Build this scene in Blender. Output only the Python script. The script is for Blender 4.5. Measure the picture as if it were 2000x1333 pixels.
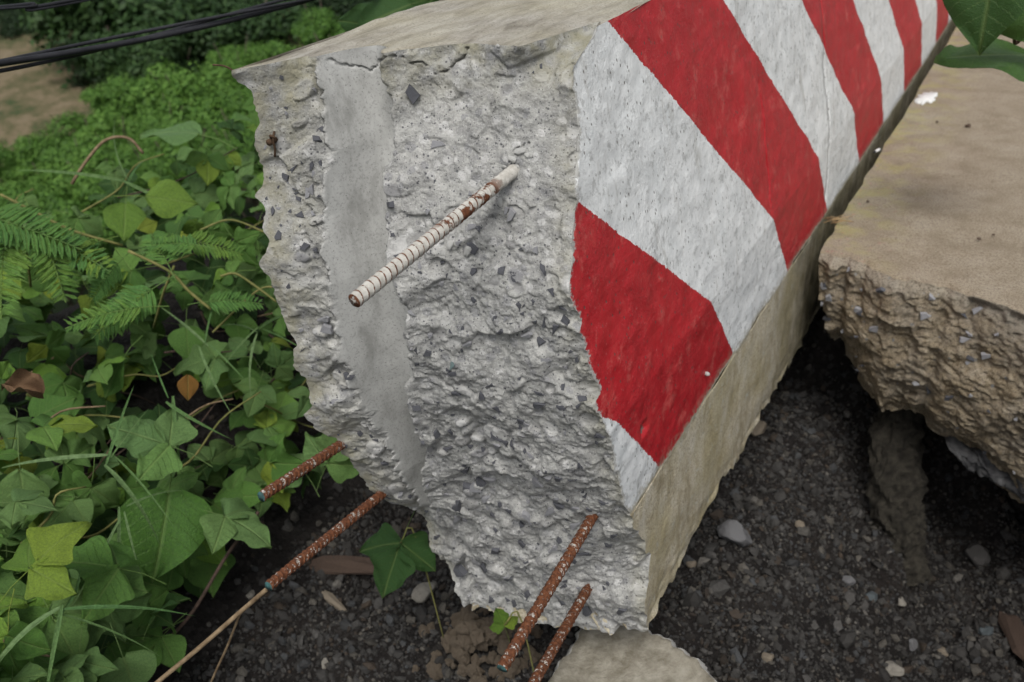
import bpy, math, random
import numpy as np
from mathutils import Vector, Matrix

random.seed(7); RNG = np.random.default_rng(11)
for o in list(bpy.data.objects): bpy.data.objects.remove(o)
S = bpy.context.scene
COL = S.collection

# ------------------------------------------------------------------ camera
F_PX, PITCH, YAW, ROLL = 1750.0, math.radians(29.2025), math.radians(32.5416), math.radians(6)
CAM = np.array([0.0, 0.0, 1.0])
_h = np.array([-math.sin(YAW), math.cos(YAW), 0]); _r0 = np.array([math.cos(YAW), math.sin(YAW), 0])
_up0 = _h * math.sin(PITCH) + np.array([0, 0, math.cos(PITCH)])
_fw = _h * math.cos(PITCH) - np.array([0, 0, math.sin(PITCH)])
_c, _s = math.cos(ROLL), math.sin(ROLL)
C_R, C_U = _c * _r0 - _s * _up0, _s * _r0 + _c * _up0
cd = bpy.data.cameras.new('camera'); cam = bpy.data.objects.new('camera', cd); COL.objects.link(cam)
m = Matrix.Identity(4)
for i in range(3):
    m[i][0], m[i][1], m[i][2], m[i][3] = C_R[i], C_U[i], -_fw[i], CAM[i]
cam.matrix_world = m
cd.sensor_width = 36; cd.lens = F_PX / 2000 * 36; cd.clip_start = 0.02; cd.clip_end = 600
cd.dof.use_dof = True; cd.dof.focus_distance = 1.3; cd.dof.aperture_fstop = 5.6
S.camera = cam

# ------------------------------------------------------------------ light
SUN_EL, SUN_AZ = math.radians(58), math.radians(150)     # azimuth clockwise from +Y
w = bpy.data.worlds.new('World'); S.world = w; w.use_nodes = True
nt = w.node_tree; nt.nodes.clear()
out = nt.nodes.new('ShaderNodeOutputWorld'); bg = nt.nodes.new('ShaderNodeBackground')
sky = nt.nodes.new('ShaderNodeTexSky'); sky.sky_type = 'NISHITA'; sky.sun_disc = False
sky.sun_elevation = SUN_EL; sky.sun_rotation = SUN_AZ; sky.dust_density = 3.0; sky.air_density = 1.0
hs = nt.nodes.new('ShaderNodeHueSaturation'); hs.inputs['Saturation'].default_value = 0.30   # cloudy sky: nearly grey
nt.links.new(sky.outputs[0], hs.inputs['Color']); nt.links.new(hs.outputs[0], bg.inputs[0])
bg.inputs[1].default_value = 0.105; nt.links.new(bg.outputs[0], out.inputs[0])
sd = bpy.data.lights.new('sun', 'SUN'); sd.energy = 1.3; sd.angle = math.radians(24); sd.color = (1, .97, .92)
sun = bpy.data.objects.new('sun', sd); COL.objects.link(sun)
sv = Vector((math.sin(SUN_AZ) * math.cos(SUN_EL), math.cos(SUN_AZ) * math.cos(SUN_EL), math.sin(SUN_EL)))
sun.rotation_euler = sv.to_track_quat('Z', 'Y').to_euler()
S.view_settings.view_transform = 'Standard'; S.view_settings.look = 'None'
S.view_settings.exposure = 0.62; S.view_settings.gamma = 1.0

# ------------------------------------------------------------------ helpers
def ray(px, py):
    q = (px - 1000) * C_R - (py - 666.5) * C_U + F_PX * _fw
    return q
def onz(px, py, z): q = ray(px, py); return CAM + q * ((z - 1) / q[2])
def onx(px, py, x): q = ray(px, py); return CAM + q * (x / q[0])
def ony(px, py, y): q = ray(px, py); return CAM + q * (y / q[1])
def far(px, py, d): q = ray(px, py); return CAM + q / np.linalg.norm(q) * d
def sstep(a, b, x): t = np.clip((x - a) / (b - a), 0, 1); return t * t * (3 - 2 * t)

def _hash(ix, iy, iz, seed):
    h = (ix.astype(np.int64) * 374761393 + iy.astype(np.int64) * 668265263 + iz.astype(np.int64) * 2147483647 + seed * 974634777) & 0xffffffff
    h = ((h ^ (h >> 13)) * 1274126177) & 0xffffffff
    h = ((h ^ (h >> 16)) * 2246822519) & 0xffffffff
    return ((h ^ (h >> 15)) & 0xffffff) / float(0xffffff)
def vn(x, y, z=0.0, seed=0):
    x, y, z = np.broadcast_arrays(np.asarray(x, float), np.asarray(y, float), np.asarray(z, float))
    xi, yi, zi = np.floor(x), np.floor(y), np.floor(z)
    fx, fy, fz = x - xi, y - yi, z - zi
    fx, fy, fz = [t * t * t * (t * (t * 6 - 15) + 10) for t in (fx, fy, fz)]
    r = 0
    for a in (0, 1):
        for b in (0, 1):
            for c in (0, 1):
                r = r + _hash(xi + a, yi + b, zi + c, seed) * (fx if a else 1 - fx) * (fy if b else 1 - fy) * (fz if c else 1 - fz)
    return r * 2 - 1
def fbm(x, y, z=0.0, seed=0, oct=4, gain=.5):
    r, a, s = 0, 1.0, 1.0
    for k in range(oct):
        r = r + a * vn(x * s, y * s, z * s if not np.isscalar(z) else z, seed + k * 17); a *= gain; s *= 2.03
    return r
def facet(x, y, scale, seed, tilt=1.0, hard=14.0):
    """broken-stone relief: Voronoi cells, each a tilted plane, blended over the cell borders"""
    x, y = x / scale, y / scale; xi, yi = np.floor(x), np.floor(y)
    W_ = np.zeros(x.shape); h = np.zeros(x.shape)
    for a in (-1, 0, 1):
        for b in (-1, 0, 1):
            cx, cy = xi + a, yi + b
            sx = cx + _hash(cx, cy, cx * 0, seed); sy = cy + _hash(cx, cy, cx * 0, seed + 1)
            d = (x - sx) ** 2 + (y - sy) ** 2
            v = (_hash(cx, cy, cx * 0, seed + 2) - .5) + tilt * ((_hash(cx, cy, cx * 0, seed + 3) - .5) * (x - sx) + (_hash(cx, cy, cx * 0, seed + 4) - .5) * (y - sy)) * 2
            w_ = np.exp(-hard * d) + 1e-12; W_ += w_; h += w_ * v
    return h / W_, W_

def mk(name, V, Fa, mat, parent=None, smooth=True, attrs=None, uv=None, mats=None, midx=None):
    """one mesh object from arrays; faces: (N,3)/(N,4) array"""
    me = mesh(name, V, Fa, mat, smooth, attrs, uv, mats, midx)
    return ob(name, me, parent)
def mesh(name, V, Fa, mat, smooth=True, attrs=None, uv=None, mats=None, midx=None):
    V = np.asarray(V, np.float32).reshape(-1, 3); Fa = np.asarray(Fa, np.int32); k = Fa.shape[1]
    me = bpy.data.meshes.new(name)
    me.vertices.add(len(V)); me.vertices.foreach_set('co', V.ravel())
    me.loops.add(Fa.size); me.loops.foreach_set('vertex_index', Fa.ravel())
    me.polygons.add(len(Fa)); me.polygons.foreach_set('loop_start', np.arange(0, Fa.size, k, dtype=np.int32))
    for mt in (mats or [mat]): me.materials.append(MAT[mt])
    if midx is not None: me.polygons.foreach_set('material_index', np.asarray(midx, np.int32))
    me.polygons.foreach_set('use_smooth', np.full(len(Fa), bool(smooth)))
    me.update(calc_edges=True)
    for nme, arr in (attrs or {}).items():
        arr = np.asarray(arr, np.float32)
        if arr.ndim == 1:
            a = me.attributes.new(nme, 'FLOAT', 'POINT'); a.data.foreach_set('value', arr)
        else:
            a = me.attributes.new(nme, 'FLOAT_COLOR', 'POINT')
            a.data.foreach_set('color', np.c_[arr, np.ones(len(arr))].astype(np.float32).ravel())
    if uv is not None:
        l = me.uv_layers.new(name='UVMap'); l.data.foreach_set('uv', np.asarray(uv, np.float32)[Fa.ravel()].ravel())
    me.validate()
    return me
def ob(name, data, parent=None):
    o = bpy.data.objects.new(name, data); COL.objects.link(o)
    if parent is not None:
        o.parent = parent
        o.matrix_parent_inverse = Matrix.Translation(parent.location).inverted() if parent.type == 'EMPTY' else Matrix.Identity(4)
    return o
def thing(name, label, cat, loc=(0, 0, 0), group=None):
    o = bpy.data.objects.new(name, None); COL.objects.link(o); o.location = [float(v) for v in loc]; o.empty_display_size = .05
    return tag(o, label, cat, group)
def tag(o, label=None, cat=None, group=None, kind=None):
    if label: o['label'] = label
    if cat: o['category'] = cat
    if group: o['group'] = group
    if kind: o['kind'] = kind
    return o
def gridfaces(nr, nc, flip=False):
    i = np.arange(nr - 1)[:, None] * nc + np.arange(nc - 1)[None, :]
    q = np.stack([i, i + 1, i + nc + 1, i + nc], -1).reshape(-1, 4)
    return q[:, ::-1] if flip else q
def tube(pts, rad, seg=8, cap=True):
    pts = np.asarray(pts, float); n = len(pts); rad = np.broadcast_to(np.asarray(rad, float), (n,))
    T = np.gradient(pts, axis=0); T /= np.linalg.norm(T, axis=1)[:, None] + 1e-12
    ref = np.array([0.13, .31, 1.0]) if abs(T[0][2]) < .9 else np.array([1.0, .2, .1])
    A = np.cross(T, ref); A /= np.linalg.norm(A, axis=1)[:, None]; B = np.cross(T, A)
    th = np.arange(seg) * 2 * math.pi / seg
    V = pts[:, None] + rad[:, None, None] * (np.cos(th)[None, :, None] * A[:, None] + np.sin(th)[None, :, None] * B[:, None])
    V = V.reshape(-1, 3); Fs = []
    for i in range(n - 1):
        for j in range(seg):
            a, b = i * seg + j, i * seg + (j + 1) % seg
            Fs.append((a, b, b + seg, a + seg))
    if cap:
        V = np.vstack([V, pts[0], pts[-1]]); c0, c1 = len(V) - 2, len(V) - 1
        for j in range(seg):
            Fs.append((c0, (j + 1) % seg, j, c0)); Fs.append((c1, (n - 1) * seg + j, (n - 1) * seg + (j + 1) % seg, c1))
    return V, np.array(Fs)
def fixquads(Fa):  # tube caps are degenerate quads; split to triangles
    Fa = np.asarray(Fa); d = Fa[:, 0] == Fa[:, 3]
    q = Fa[~d]; return np.vstack([q[:, [0, 1, 2]], q[:, [0, 2, 3]], Fa[d][:, :3]])
def merge(parts):
    V, F, n = [], [], 0
    for v, f in parts: V.append(v); F.append(np.asarray(f) + n); n += len(v)
    return np.vstack(V), np.vstack(F)
def spline(P, n):
    P = np.asarray(P, float); k = len(P); Q = np.vstack([2 * P[0] - P[1], P, 2 * P[-1] - P[-2]]); r = []
    for t in np.linspace(0, k - 1 - 1e-9, n):
        i = int(t); u = t - i; a, b, c, d = Q[i:i + 4]
        r.append(.5 * (2 * b + (c - a) * u + (2 * a - 5 * b + 4 * c - d) * u * u + (3 * b - a - 3 * c + d) * u ** 3))
    return np.array(r)

# ------------------------------------------------------------------ materials
MAT = {}
class NB:
    """tiny node builder"""
    def __init__(s, name):
        m = bpy.data.materials.new(name); m.use_nodes = True; s.m = m; MAT[name] = m
        s.t = m.node_tree; s.t.nodes.clear()
        s.out = s.n('ShaderNodeOutputMaterial'); s.b = s.n('ShaderNodeBsdfPrincipled'); s.l(s.b.outputs[0], s.out.inputs[0])
        s.b.inputs['Roughness'].default_value = .9; s.b.inputs['Specular IOR Level'].default_value = .3
        s.pos = s.n('ShaderNodeTexCoord').outputs['Object']
    def n(s, t): return s.t.nodes.new(t)
    def l(s, a, b): s.t.links.new(a, b)
    def set(s, sock, v):
        if hasattr(v, 'is_linked') or isinstance(v, bpy.types.NodeSocket): s.l(v, sock)
        else: sock.default_value = (*v, 1) if isinstance(v, (tuple, list)) and len(v) == 3 and sock.type == 'RGBA' else v
    def noise(s, scale, detail=4, rough=.55, vec=None, dist=0, off=None):
        n = s.n('ShaderNodeTexNoise'); n.inputs['Scale'].default_value = scale; n.inputs['Detail'].default_value = detail
        n.inputs['Roughness'].default_value = rough; n.inputs['Distortion'].default_value = dist
        v = vec or s.pos
        if off:
            a = s.n('ShaderNodeVectorMath'); a.operation = 'ADD'; s.l(v, a.inputs[0]); a.inputs[1].default_value = off; v = a.outputs[0]
        s.l(v, n.inputs['Vector']); return n.outputs['Fac']
    def voro(s, scale, feature='F1', out='Distance', vec=None, rnd=1):
        n = s.n('ShaderNodeTexVoronoi'); n.feature = feature; n.inputs['Scale'].default_value = scale; n.inputs['Randomness'].default_value = rnd
        s.l(vec or s.pos, n.inputs['Vector']); return n.outputs[out]
    def ramp(s, fac, *stops):
        r = s.n('ShaderNodeValToRGB'); s.l(fac, r.inputs[0]); e = r.color_ramp.elements
        while len(e) < len(stops): e.new(.5)
        for el, (p, c) in zip(e, stops):
            el.position = p; el.color = (c, c, c, 1) if np.isscalar(c) else (*c, 1)
        return r.outputs[0]
    def mix(s, fac, a, b, mode='MIX'):
        m = s.n('ShaderNodeMix'); m.data_type = 'RGBA'; m.blend_type = mode
        s.set(m.inputs[0], fac); s.set(m.inputs[6], a); s.set(m.inputs[7], b); return m.outputs[2]
    def math(s, op, a, b=None, c=None):
        m = s.n('ShaderNodeMath'); m.operation = op; s.set(m.inputs[0], a)
        if b is not None: s.set(m.inputs[1], b)
        if c is not None: s.set(m.inputs[2], c)
        return m.outputs[0]
    def attr(s, name, out='Fac'):
        a = s.n('ShaderNodeAttribute'); a.attribute_name = name; return a.outputs[out]
    def scalev(s, vec):
        a = s.n('ShaderNodeMapping'); a.inputs['Scale'].default_value = vec; s.l(s.pos, a.inputs['Vector']); return a.outputs[0]
    def bump(s, h, strength=.5, dist=.003, prev=None):
        b = s.n('ShaderNodeBump'); b.inputs['Strength'].default_value = strength; b.inputs['Distance'].default_value = dist
        s.set(b.inputs['Height'], h)
        if prev is not None: s.l(prev, b.inputs['Normal'])
        return b.outputs[0]
    def done(s, col, rough=None, normal=None):
        s.set(s.b.inputs['Base Color'], col)
        if rough is not None: s.set(s.b.inputs['Roughness'], rough)
        if normal is not None: s.l(normal, s.b.inputs['Normal'])
        return s.m

def m_fracture():
    k = NB('broken_concrete')
    big = k.noise(9, 4); mid = k.noise(45, 5, .65); fine = k.noise(300, 5, .75)
    c = k.ramp(big, (.3, (.375, .372, .35)), (.5, (.445, .442, .418)), (.72, (.52, .512, .484)))
    c = k.mix(k.ramp(mid, (.38, .75), (.58, 0)), c, (.235, .235, .23))
    # sockets and stones dusted with cement: pale and grey patches with an edge
    wv = k.n('ShaderNodeVectorMath'); wv.operation = 'ADD'; k.l(k.pos, wv.inputs[0])
    nz = k.n('ShaderNodeTexNoise'); nz.inputs['Scale'].default_value = 60; nz.inputs['Detail'].default_value = 3; k.l(k.pos, nz.inputs['Vector'])
    sc_ = k.n('ShaderNodeVectorMath'); sc_.operation = 'SCALE'; sc_.inputs['Scale'].default_value = .014; k.l(nz.outputs['Color'], sc_.inputs[0]); k.l(sc_.outputs[0], wv.inputs[1])
    cell = k.voro(62, out='Color', vec=wv.outputs[0]); cd_ = k.voro(62, vec=wv.outputs[0])
    inb = k.ramp(cd_, (.40, 1), (.46, 0))
    c = k.mix(k.math('MULTIPLY', inb, k.ramp(cell, (.66, 0), (.70, .8))), c, (.56, .555, .54))
    c = k.mix(k.math('MULTIPLY', inb, k.ramp(cell, (.30, .7), (.34, 0))), c, (.28, .28, .285))
    c = k.mix(k.ramp(fine, (.36, .55), (.50, 0)), c, (.20, .20, .195))
    c = k.mix(k.ramp(k.noise(420, 3, .6, off=(3, 1, 7)), (.58, 0), (.66, .5)), c, (.62, .615, .60))
    c = k.mix(k.math('MULTIPLY', k.attr('stone'), .75), c, k.ramp(k.attr('tone'), (.1, (.22, .22, .23)), (.4, (.36, .355, .34)), (.7, (.50, .495, .475)), (1, (.58, .575, .56))))
    # small dark sand grains
    sp = k.math('MULTIPLY', k.ramp(k.voro(210), (.16, 1), (.24, 0)), k.ramp(k.noise(120, 2, off=(5, 5, 5)), (.48, 0), (.54, .9)))
    c = k.mix(sp, c, (.10, .10, .105))
    sp2 = k.math('MULTIPLY', k.ramp(k.voro(140), (.2, 1), (.27, 0)), k.ramp(k.voro(140, out='Color'), (.62, 0), (.65, .85)))
    c = k.mix(sp2, c, (.09, .09, .10))
    # warm/algae tint near the old outer edges
    e = k.attr('edge'); t = k.math('MULTIPLY', e, k.ramp(k.noise(28, 4, off=(9, 2, 2)), (.36, 0), (.62, 1)))
    c = k.mix(k.math('MULTIPLY', t, .75), c, (.30, .28, .18))
    # smooth cast channel
    g = k.attr('groove')
    gc = k.ramp(k.noise(17, 7, .7, k.scalev((1, 1, .45))), (.36, (.25, .25, .235)), (.47, (.345, .345, .328)), (.56, (.40, .40, .382)), (.68, (.46, .46, .44)))
    gc = k.mix(k.ramp(k.voro(120), (.07, .8), (.12, 0)), gc, (.10, .10, .095)); gc = k.mix(k.ramp(k.noise(240, 4, .7), (.36, .5), (.48, 0)), gc, (.18, .18, .17))
    c = k.mix(g, c, gc)
    rough = k.math('SUBTRACT', .95, k.math('MULTIPLY', g, .15))
    h = k.math('ADD', k.math('MULTIPLY', fine, .5), k.math('MULTIPLY', mid, 1.0))
    inv = k.math('SUBTRACT', 1.0, k.math('MULTIPLY', g, .88))
    nb = k.bump(k.math('MULTIPLY', h, inv), 1.0, .006)
    pits = k.ramp(k.voro(210), (.08, 0), (.2, 1))
    nb = k.bump(pits, .25, .0015, nb)
    k.done(c, rough, nb)
def m_top():
    k = NB('weathered_top')
    st = k.noise(30, 6, .65, k.scalev((1.0, .3, 1)), .3)
    c = k.ramp(st, (.28, (.10, .09, .07)), (.42, (.25, .23, .19)), (.58, (.35, .33, .285)), (.78, (.43, .41, .36)))
    c = k.mix(k.ramp(k.noise(6, 4), (.4, 0), (.7, .4)), c, (.36, .33, .22))
    c = k.mix(k.ramp(k.voro(70), (.06, .9), (.10, 0)), c, (.06, .055, .05)); c = k.mix(k.ramp(k.noise(260, 4, .75), (.36, .6), (.5, 0)), c, (.14, .12, .09))
    nb = k.bump(k.noise(70, 6, .7, k.scalev((1, .35, 1))), .7, .004); k.done(c, .93, nb)
def m_paint():
    k = NB('striped_paint')
    s = k.attr('stripe')
    wob = k.math('MULTIPLY', k.math('SUBTRACT', k.noise(110, 5, .75), .5), .022)
    wob2 = k.math('MULTIPLY', k.math('SUBTRACT', k.noise(9, 2), .5), .012)
    v = k.math('DIVIDE', k.math('SUBTRACT', k.math('ADD', s, k.math('ADD', wob, wob2)), 1.281), .853)
    fr = k.math('FRACT', v)
    red = k.math('LESS_THAN', fr, .5)
    n1 = k.noise(22, 5, .6); n2 = k.noise(420, 3, .6); n3 = k.noise(95, 4, .6)
    rc = k.ramp(n1, (.3, (.33, .008, .013)), (.55, (.41, .011, .018)), (.75, (.46, .03, .030)))
    wc = k.ramp(n1, (.3, (.60, .62, .62)), (.5, (.70, .715, .71)), (.72, (.77, .78, .77)))
    wc = k.mix(k.ramp(k.noise(48, 6, .75, off=(2, 2, 2)), (.54, 0), (.62, .65)), wc, (.33, .335, .33))
    c = k.mix(red, wc, rc)
    # pin holes and dirt caught in them
    pit = k.math('MULTIPLY', k.ramp(k.voro(95, vec=k.scalev((1, 1, .6))), (.12, 1), (.18, 0)), k.ramp(n3, (.44, 0), (.49, 1)))
    c = k.mix(k.math('MULTIPLY', pit, .9), c, (.075, .065, .055))
    dk = k.math('MULTIPLY', k.ramp(k.noise(26, 6, .75, k.scalev((1, 1, .22)), off=(4, 0, 2)), (.56, 0), (.68, .5)), k.math('SUBTRACT', 1.0, red))
    c = k.mix(dk, c, (.30, .285, .25))
    c = k.mix(k.math('MULTIPLY', red, k.ramp(k.noise(18, 6, .8, off=(6, 3, 1)), (.55, 0), (.66, .45))), c, (.56, .13, .11))
    chipd = k.math('SUBTRACT', k.math('ADD', k.attr('brk'), k.math('MULTIPLY', k.math('SUBTRACT', k.noise(130, 5, .75), .5), .045)), .003)
    c = k.mix(k.ramp(chipd, (.0, 1), (.002, 0)), c, (.40, .395, .37))
    # fine scuffing through the paint
    sc = k.ramp(k.noise(260, 5, .8, k.scalev((1, 1, .6))), (.62, 0), (.68, .6))
    c = k.mix(k.math('MULTIPLY', sc, red), c, (.60, .30, .29))
    # paint worn off along the foot
    hgt = k.attr('height')
    wear = k.math('SUBTRACT', k.math('ADD', hgt, k.math('MULTIPLY', k.math('SUBTRACT', k.noise(140, 5, .75), .5), .035)), .004)
    wr = k.ramp(wear, (.0, 1), (.003, 0))
    c = k.mix(wr, c, (.40, .37, .29))
    dirt = k.math('MULTIPLY', k.ramp(hgt, (.0, .8), (.03, 0)), k.ramp(n3, (.42, 0), (.54, 1)))
    c = k.mix(dirt, c, (.30, .27, .20))
    c = k.mix(k.ramp(k.math('ADD', k.attr('pock'), k.math('MULTIPLY', k.noise(200, 4), .4)), (.55, 0), (.7, 1)), c, (.10, .085, .07))
    # rough knocked spots (bare concrete in the white field, a pock in the red)
    nb = k.bump(k.noise(34, 3, .5), .35, .006)
    nb = k.bump(k.math('MULTIPLY', k.noise(150, 5, .75), k.ramp(k.noise(11, 3, off=(8, 8, 1)), (.38, .25), (.62, 1))), .7, .005, nb)
    nb = k.bump(k.math('SUBTRACT', k.noise(520, 2), k.math('MULTIPLY', pit, 2)), .35, .0015, nb)
    k.b.inputs['Specular IOR Level'].default_value = .4
    k.done(c, k.ramp(n1, (.3, .42), (.7, .6)), nb)
def m_base():
    k = NB('stained_footing')
    st = k.noise(20, 7, .7, k.scalev((1, 1, .55)))
    c = k.ramp(st, (.3, (.20, .165, .095)), (.42, (.37, .32, .22)), (.55, (.49, .44, .335)), (.75, (.55, .52, .44)))
    c = k.mix(k.ramp(k.noise(7, 3, off=(1, 8, 3)), (.42, 0), (.64, .55)), c, (.33, .28, .14))
    c = k.mix(k.ramp(k.noise(38, 5, .7), (.58, 0), (.7, .5)), c, (.46, .49, .47))
    gy = k.n('ShaderNodeSeparateXYZ'); k.l(k.pos, gy.inputs[0]); c = k.mix(k.math('MULTIPLY', k.ramp(k.math('SUBTRACT', gy.outputs[1], 1.6), (.2, 0), (.75, 1)), k.ramp(k.noise(24, 4, .6, off=(1, 1, 1)), (.30, 1), (.66, .45))), c, (.055, .052, .022))  # dark olive farther back: moss, with the gap's shade put into the colour
    c = k.mix(k.ramp(k.noise(240, 4, .7), (.36, .6), (.5, 0)), c, (.15, .125, .08)); nb = k.bump(k.noise(60, 6, .75), .8, .007); nb = k.bump(k.noise(300, 3), .6, .003, nb); k.done(c, .92, nb)
def m_road():
    k = NB('road_concrete')
    n = k.noise(10, 6, .65); f = k.noise(230, 4, .7)
    c = k.ramp(n, (.3, (.22, .18, .125)), (.5, (.285, .24, .175)), (.72, (.35, .305, .235)))
    c = k.mix(k.ramp(f, (.38, .8), (.54, 0)), c, (.14, .11, .075)); c = k.mix(k.ramp(k.noise(170, 4, .7, off=(3, 3, 3)), (.60, 0), (.68, .5)), c, (.42, .37, .29))
    # mossy, rubbed strip beside the barrier and spilled red paint
    gx = k.n('ShaderNodeSeparateXYZ'); k.l(k.pos, gx.inputs[0])
    near = k.ramp(k.math('ADD', gx.outputs[0], .5), (.03, 1), (.28, 0))
    c = k.mix(k.math('MULTIPLY', near, k.ramp(k.noise(13, 4, off=(4, 4, 0)), (.45, 0), (.62, .6))), c, (.33, .31, .10))
    c = k.mix(k.math('MULTIPLY', near, k.ramp(k.noise(60, 4, .6, off=(7, 1, 0)), (.62, 0), (.67, .5))), c, (.38, .12, .12))
    c = k.mix(k.ramp(k.voro(48), (.06, .85), (.10, 0)), c, (.07, .055, .045)); c = k.mix(k.math('MULTIPLY', k.ramp(k.voro(130), (.12, 1), (.2, 0)), k.ramp(k.noise(22, 3), (.45, 0), (.6, .7))), c, (.12, .095, .07))
    nb = k.bump(k.noise(110, 6, .8), .7, .005); k.done(c, .92, nb)
def m_roadbreak():
    k = NB('broken_road_edge')
    n = k.noise(26, 5, .6); 
    c = k.ramp(n, (.3, (.18, .14, .088)), (.5, (.30, .245, .165)), (.7, (.39, .335, .25)))
    c = k.mix(k.ramp(k.voro(95, out='Color'), (.74, 0), (.82, .45)), c, (.36, .31, .24))
    c = k.mix(k.math('MULTIPLY', k.ramp(k.voro(60), (.22, 1), (.28, 0)), k.ramp(k.voro(60, out='Color'), (.80, 0), (.82, .9))), c, (.24, .25, .26))
    c = k.mix(k.attr('cream'), c, (.46, .43, .36))
    c = k.mix(k.ramp(k.noise(200, 5, .75), (.38, .7), (.52, 0)), c, (.075, .055, .032)); c = k.mix(k.ramp(k.noise(280, 4, .7, off=(5, 0, 1)), (.57, 0), (.64, .7)), c, (.40, .355, .28)); c = k.mix(k.ramp(k.noise(8, 4, .6, off=(2, 7, 1)), (.45, 0), (.7, .5)), c, (.24, .225, .20)); k.b.inputs['Specular IOR Level'].default_value = .12; nb = k.bump(k.noise(90, 7, .8), 1.0, .010); k.done(c, .97, nb)
def m_soil():
    k = NB('damp_soil')
    n = k.noise(7, 6, .7); v = k.voro(75, out='Color')
    c = k.ramp(n, (.3, (.006, .005, .0045)), (.5, (.011, .009, .008)), (.7, (.019, .015, .0125)))
    c = k.mix(k.ramp(v, (.6, 0), (.9, .6)), c, (.042, .038, .034))
    # far slopes: dry grass and bare earth
    p = k.n('ShaderNodeSeparateXYZ'); k.l(k.pos, p.inputs[0])
    fa = k.attr('far'); farm = k.ramp(fa, (.6, 0), (.9, 1)); c = k.mix(k.ramp(fa, (.1, 0), (.5, 1)), c, (.022, .04, .014))
    fc = k.ramp(k.noise(1.1, 7, .75), (.36, (.035, .06, .02)), (.45, (.09, .085, .04)), (.55, (.15, .12, .07)), (.68, (.20, .16, .105)), (.78, (.06, .08, .03)))
    c = k.mix(farm, c, fc)
    nb = k.bump(k.voro(75), .8, .012); nb = k.bump(k.noise(160, 5, .75), .8, .006, nb); k.done(c, .95, nb)
def m_stone():
    k = NB('gravel_stone')
    a = k.attr('tint', 'Color')
    c = k.mix(k.ramp(k.noise(160, 5, .7), (.35, .6), (.65, 0)), a, (.03, .027, .024), 'MIX')
    nb = k.bump(k.noise(240, 4, .7), .5, .003); k.done(c, .85, nb)
def m_plain(name, c1, c2, scale, rough=.85, bump=.5, bd=.003):
    k = NB(name); c = k.ramp(k.noise(scale, 5, .65), (.32, c1), (.68, c2))
    nb = k.bump(k.noise(scale * 4, 5, .7), bump, bd); k.done(c, rough, nb); return k
def m_rebar(name, white):
    k = NB(name)
    rib = k.attr('rib'); n = k.noise(90, 5, .7); f = k.noise(400, 4, .7); along = k.attr('along')
    rust = k.ramp(k.noise(220, 5, .7), (.3, (.035, .014, .007)), (.5, (.105, .036, .015)), (.72, (.19, .075, .032)))
    pale = k.ramp(n, (.3, (.33, .31, .27)), (.6, (.52, .50, .455)))
    if white:
        m = k.math('SUBTRACT', 1.0, k.math('GREATER_THAN', k.math('MULTIPLY', rib, k.ramp(k.noise(110, 4, .7, off=(2, 0, 4)), (.36, .45), (.6, 1.15))), .5))
        patch = k.ramp(k.noise(48, 4, .6, off=(1, 2, 9)), (.47, 1), (.53, 0))
        band = k.math('MULTIPLY', k.ramp(along, (.38, 0), (.46, 1)), k.ramp(along, (.72, 1), (.80, 0)))
        bare = k.math('MULTIPLY', band, k.math('SUBTRACT', 1.0, patch))
        m = k.math('MULTIPLY', k.math('MAXIMUM', m, k.ramp(along, (.62, 0), (.75, 1))), k.math('SUBTRACT', 1.0, bare))
        m = k.math('MULTIPLY', m, k.ramp(f, (.30, .25), (.36, 1)))
    else:
        m = k.math('MULTIPLY', k.ramp(n, (.54, 0), (.58, 1)), k.ramp(f, (.46, 0), (.52, 1)))
        m = k.math('MULTIPLY', m, k.ramp(rib, (.12, 1), (.3, 0)))
    c = k.mix(m, rust, pale)
    nb = k.bump(k.math('ADD', f, m), .6, .0012); k.done(c, .9, nb)
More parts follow.
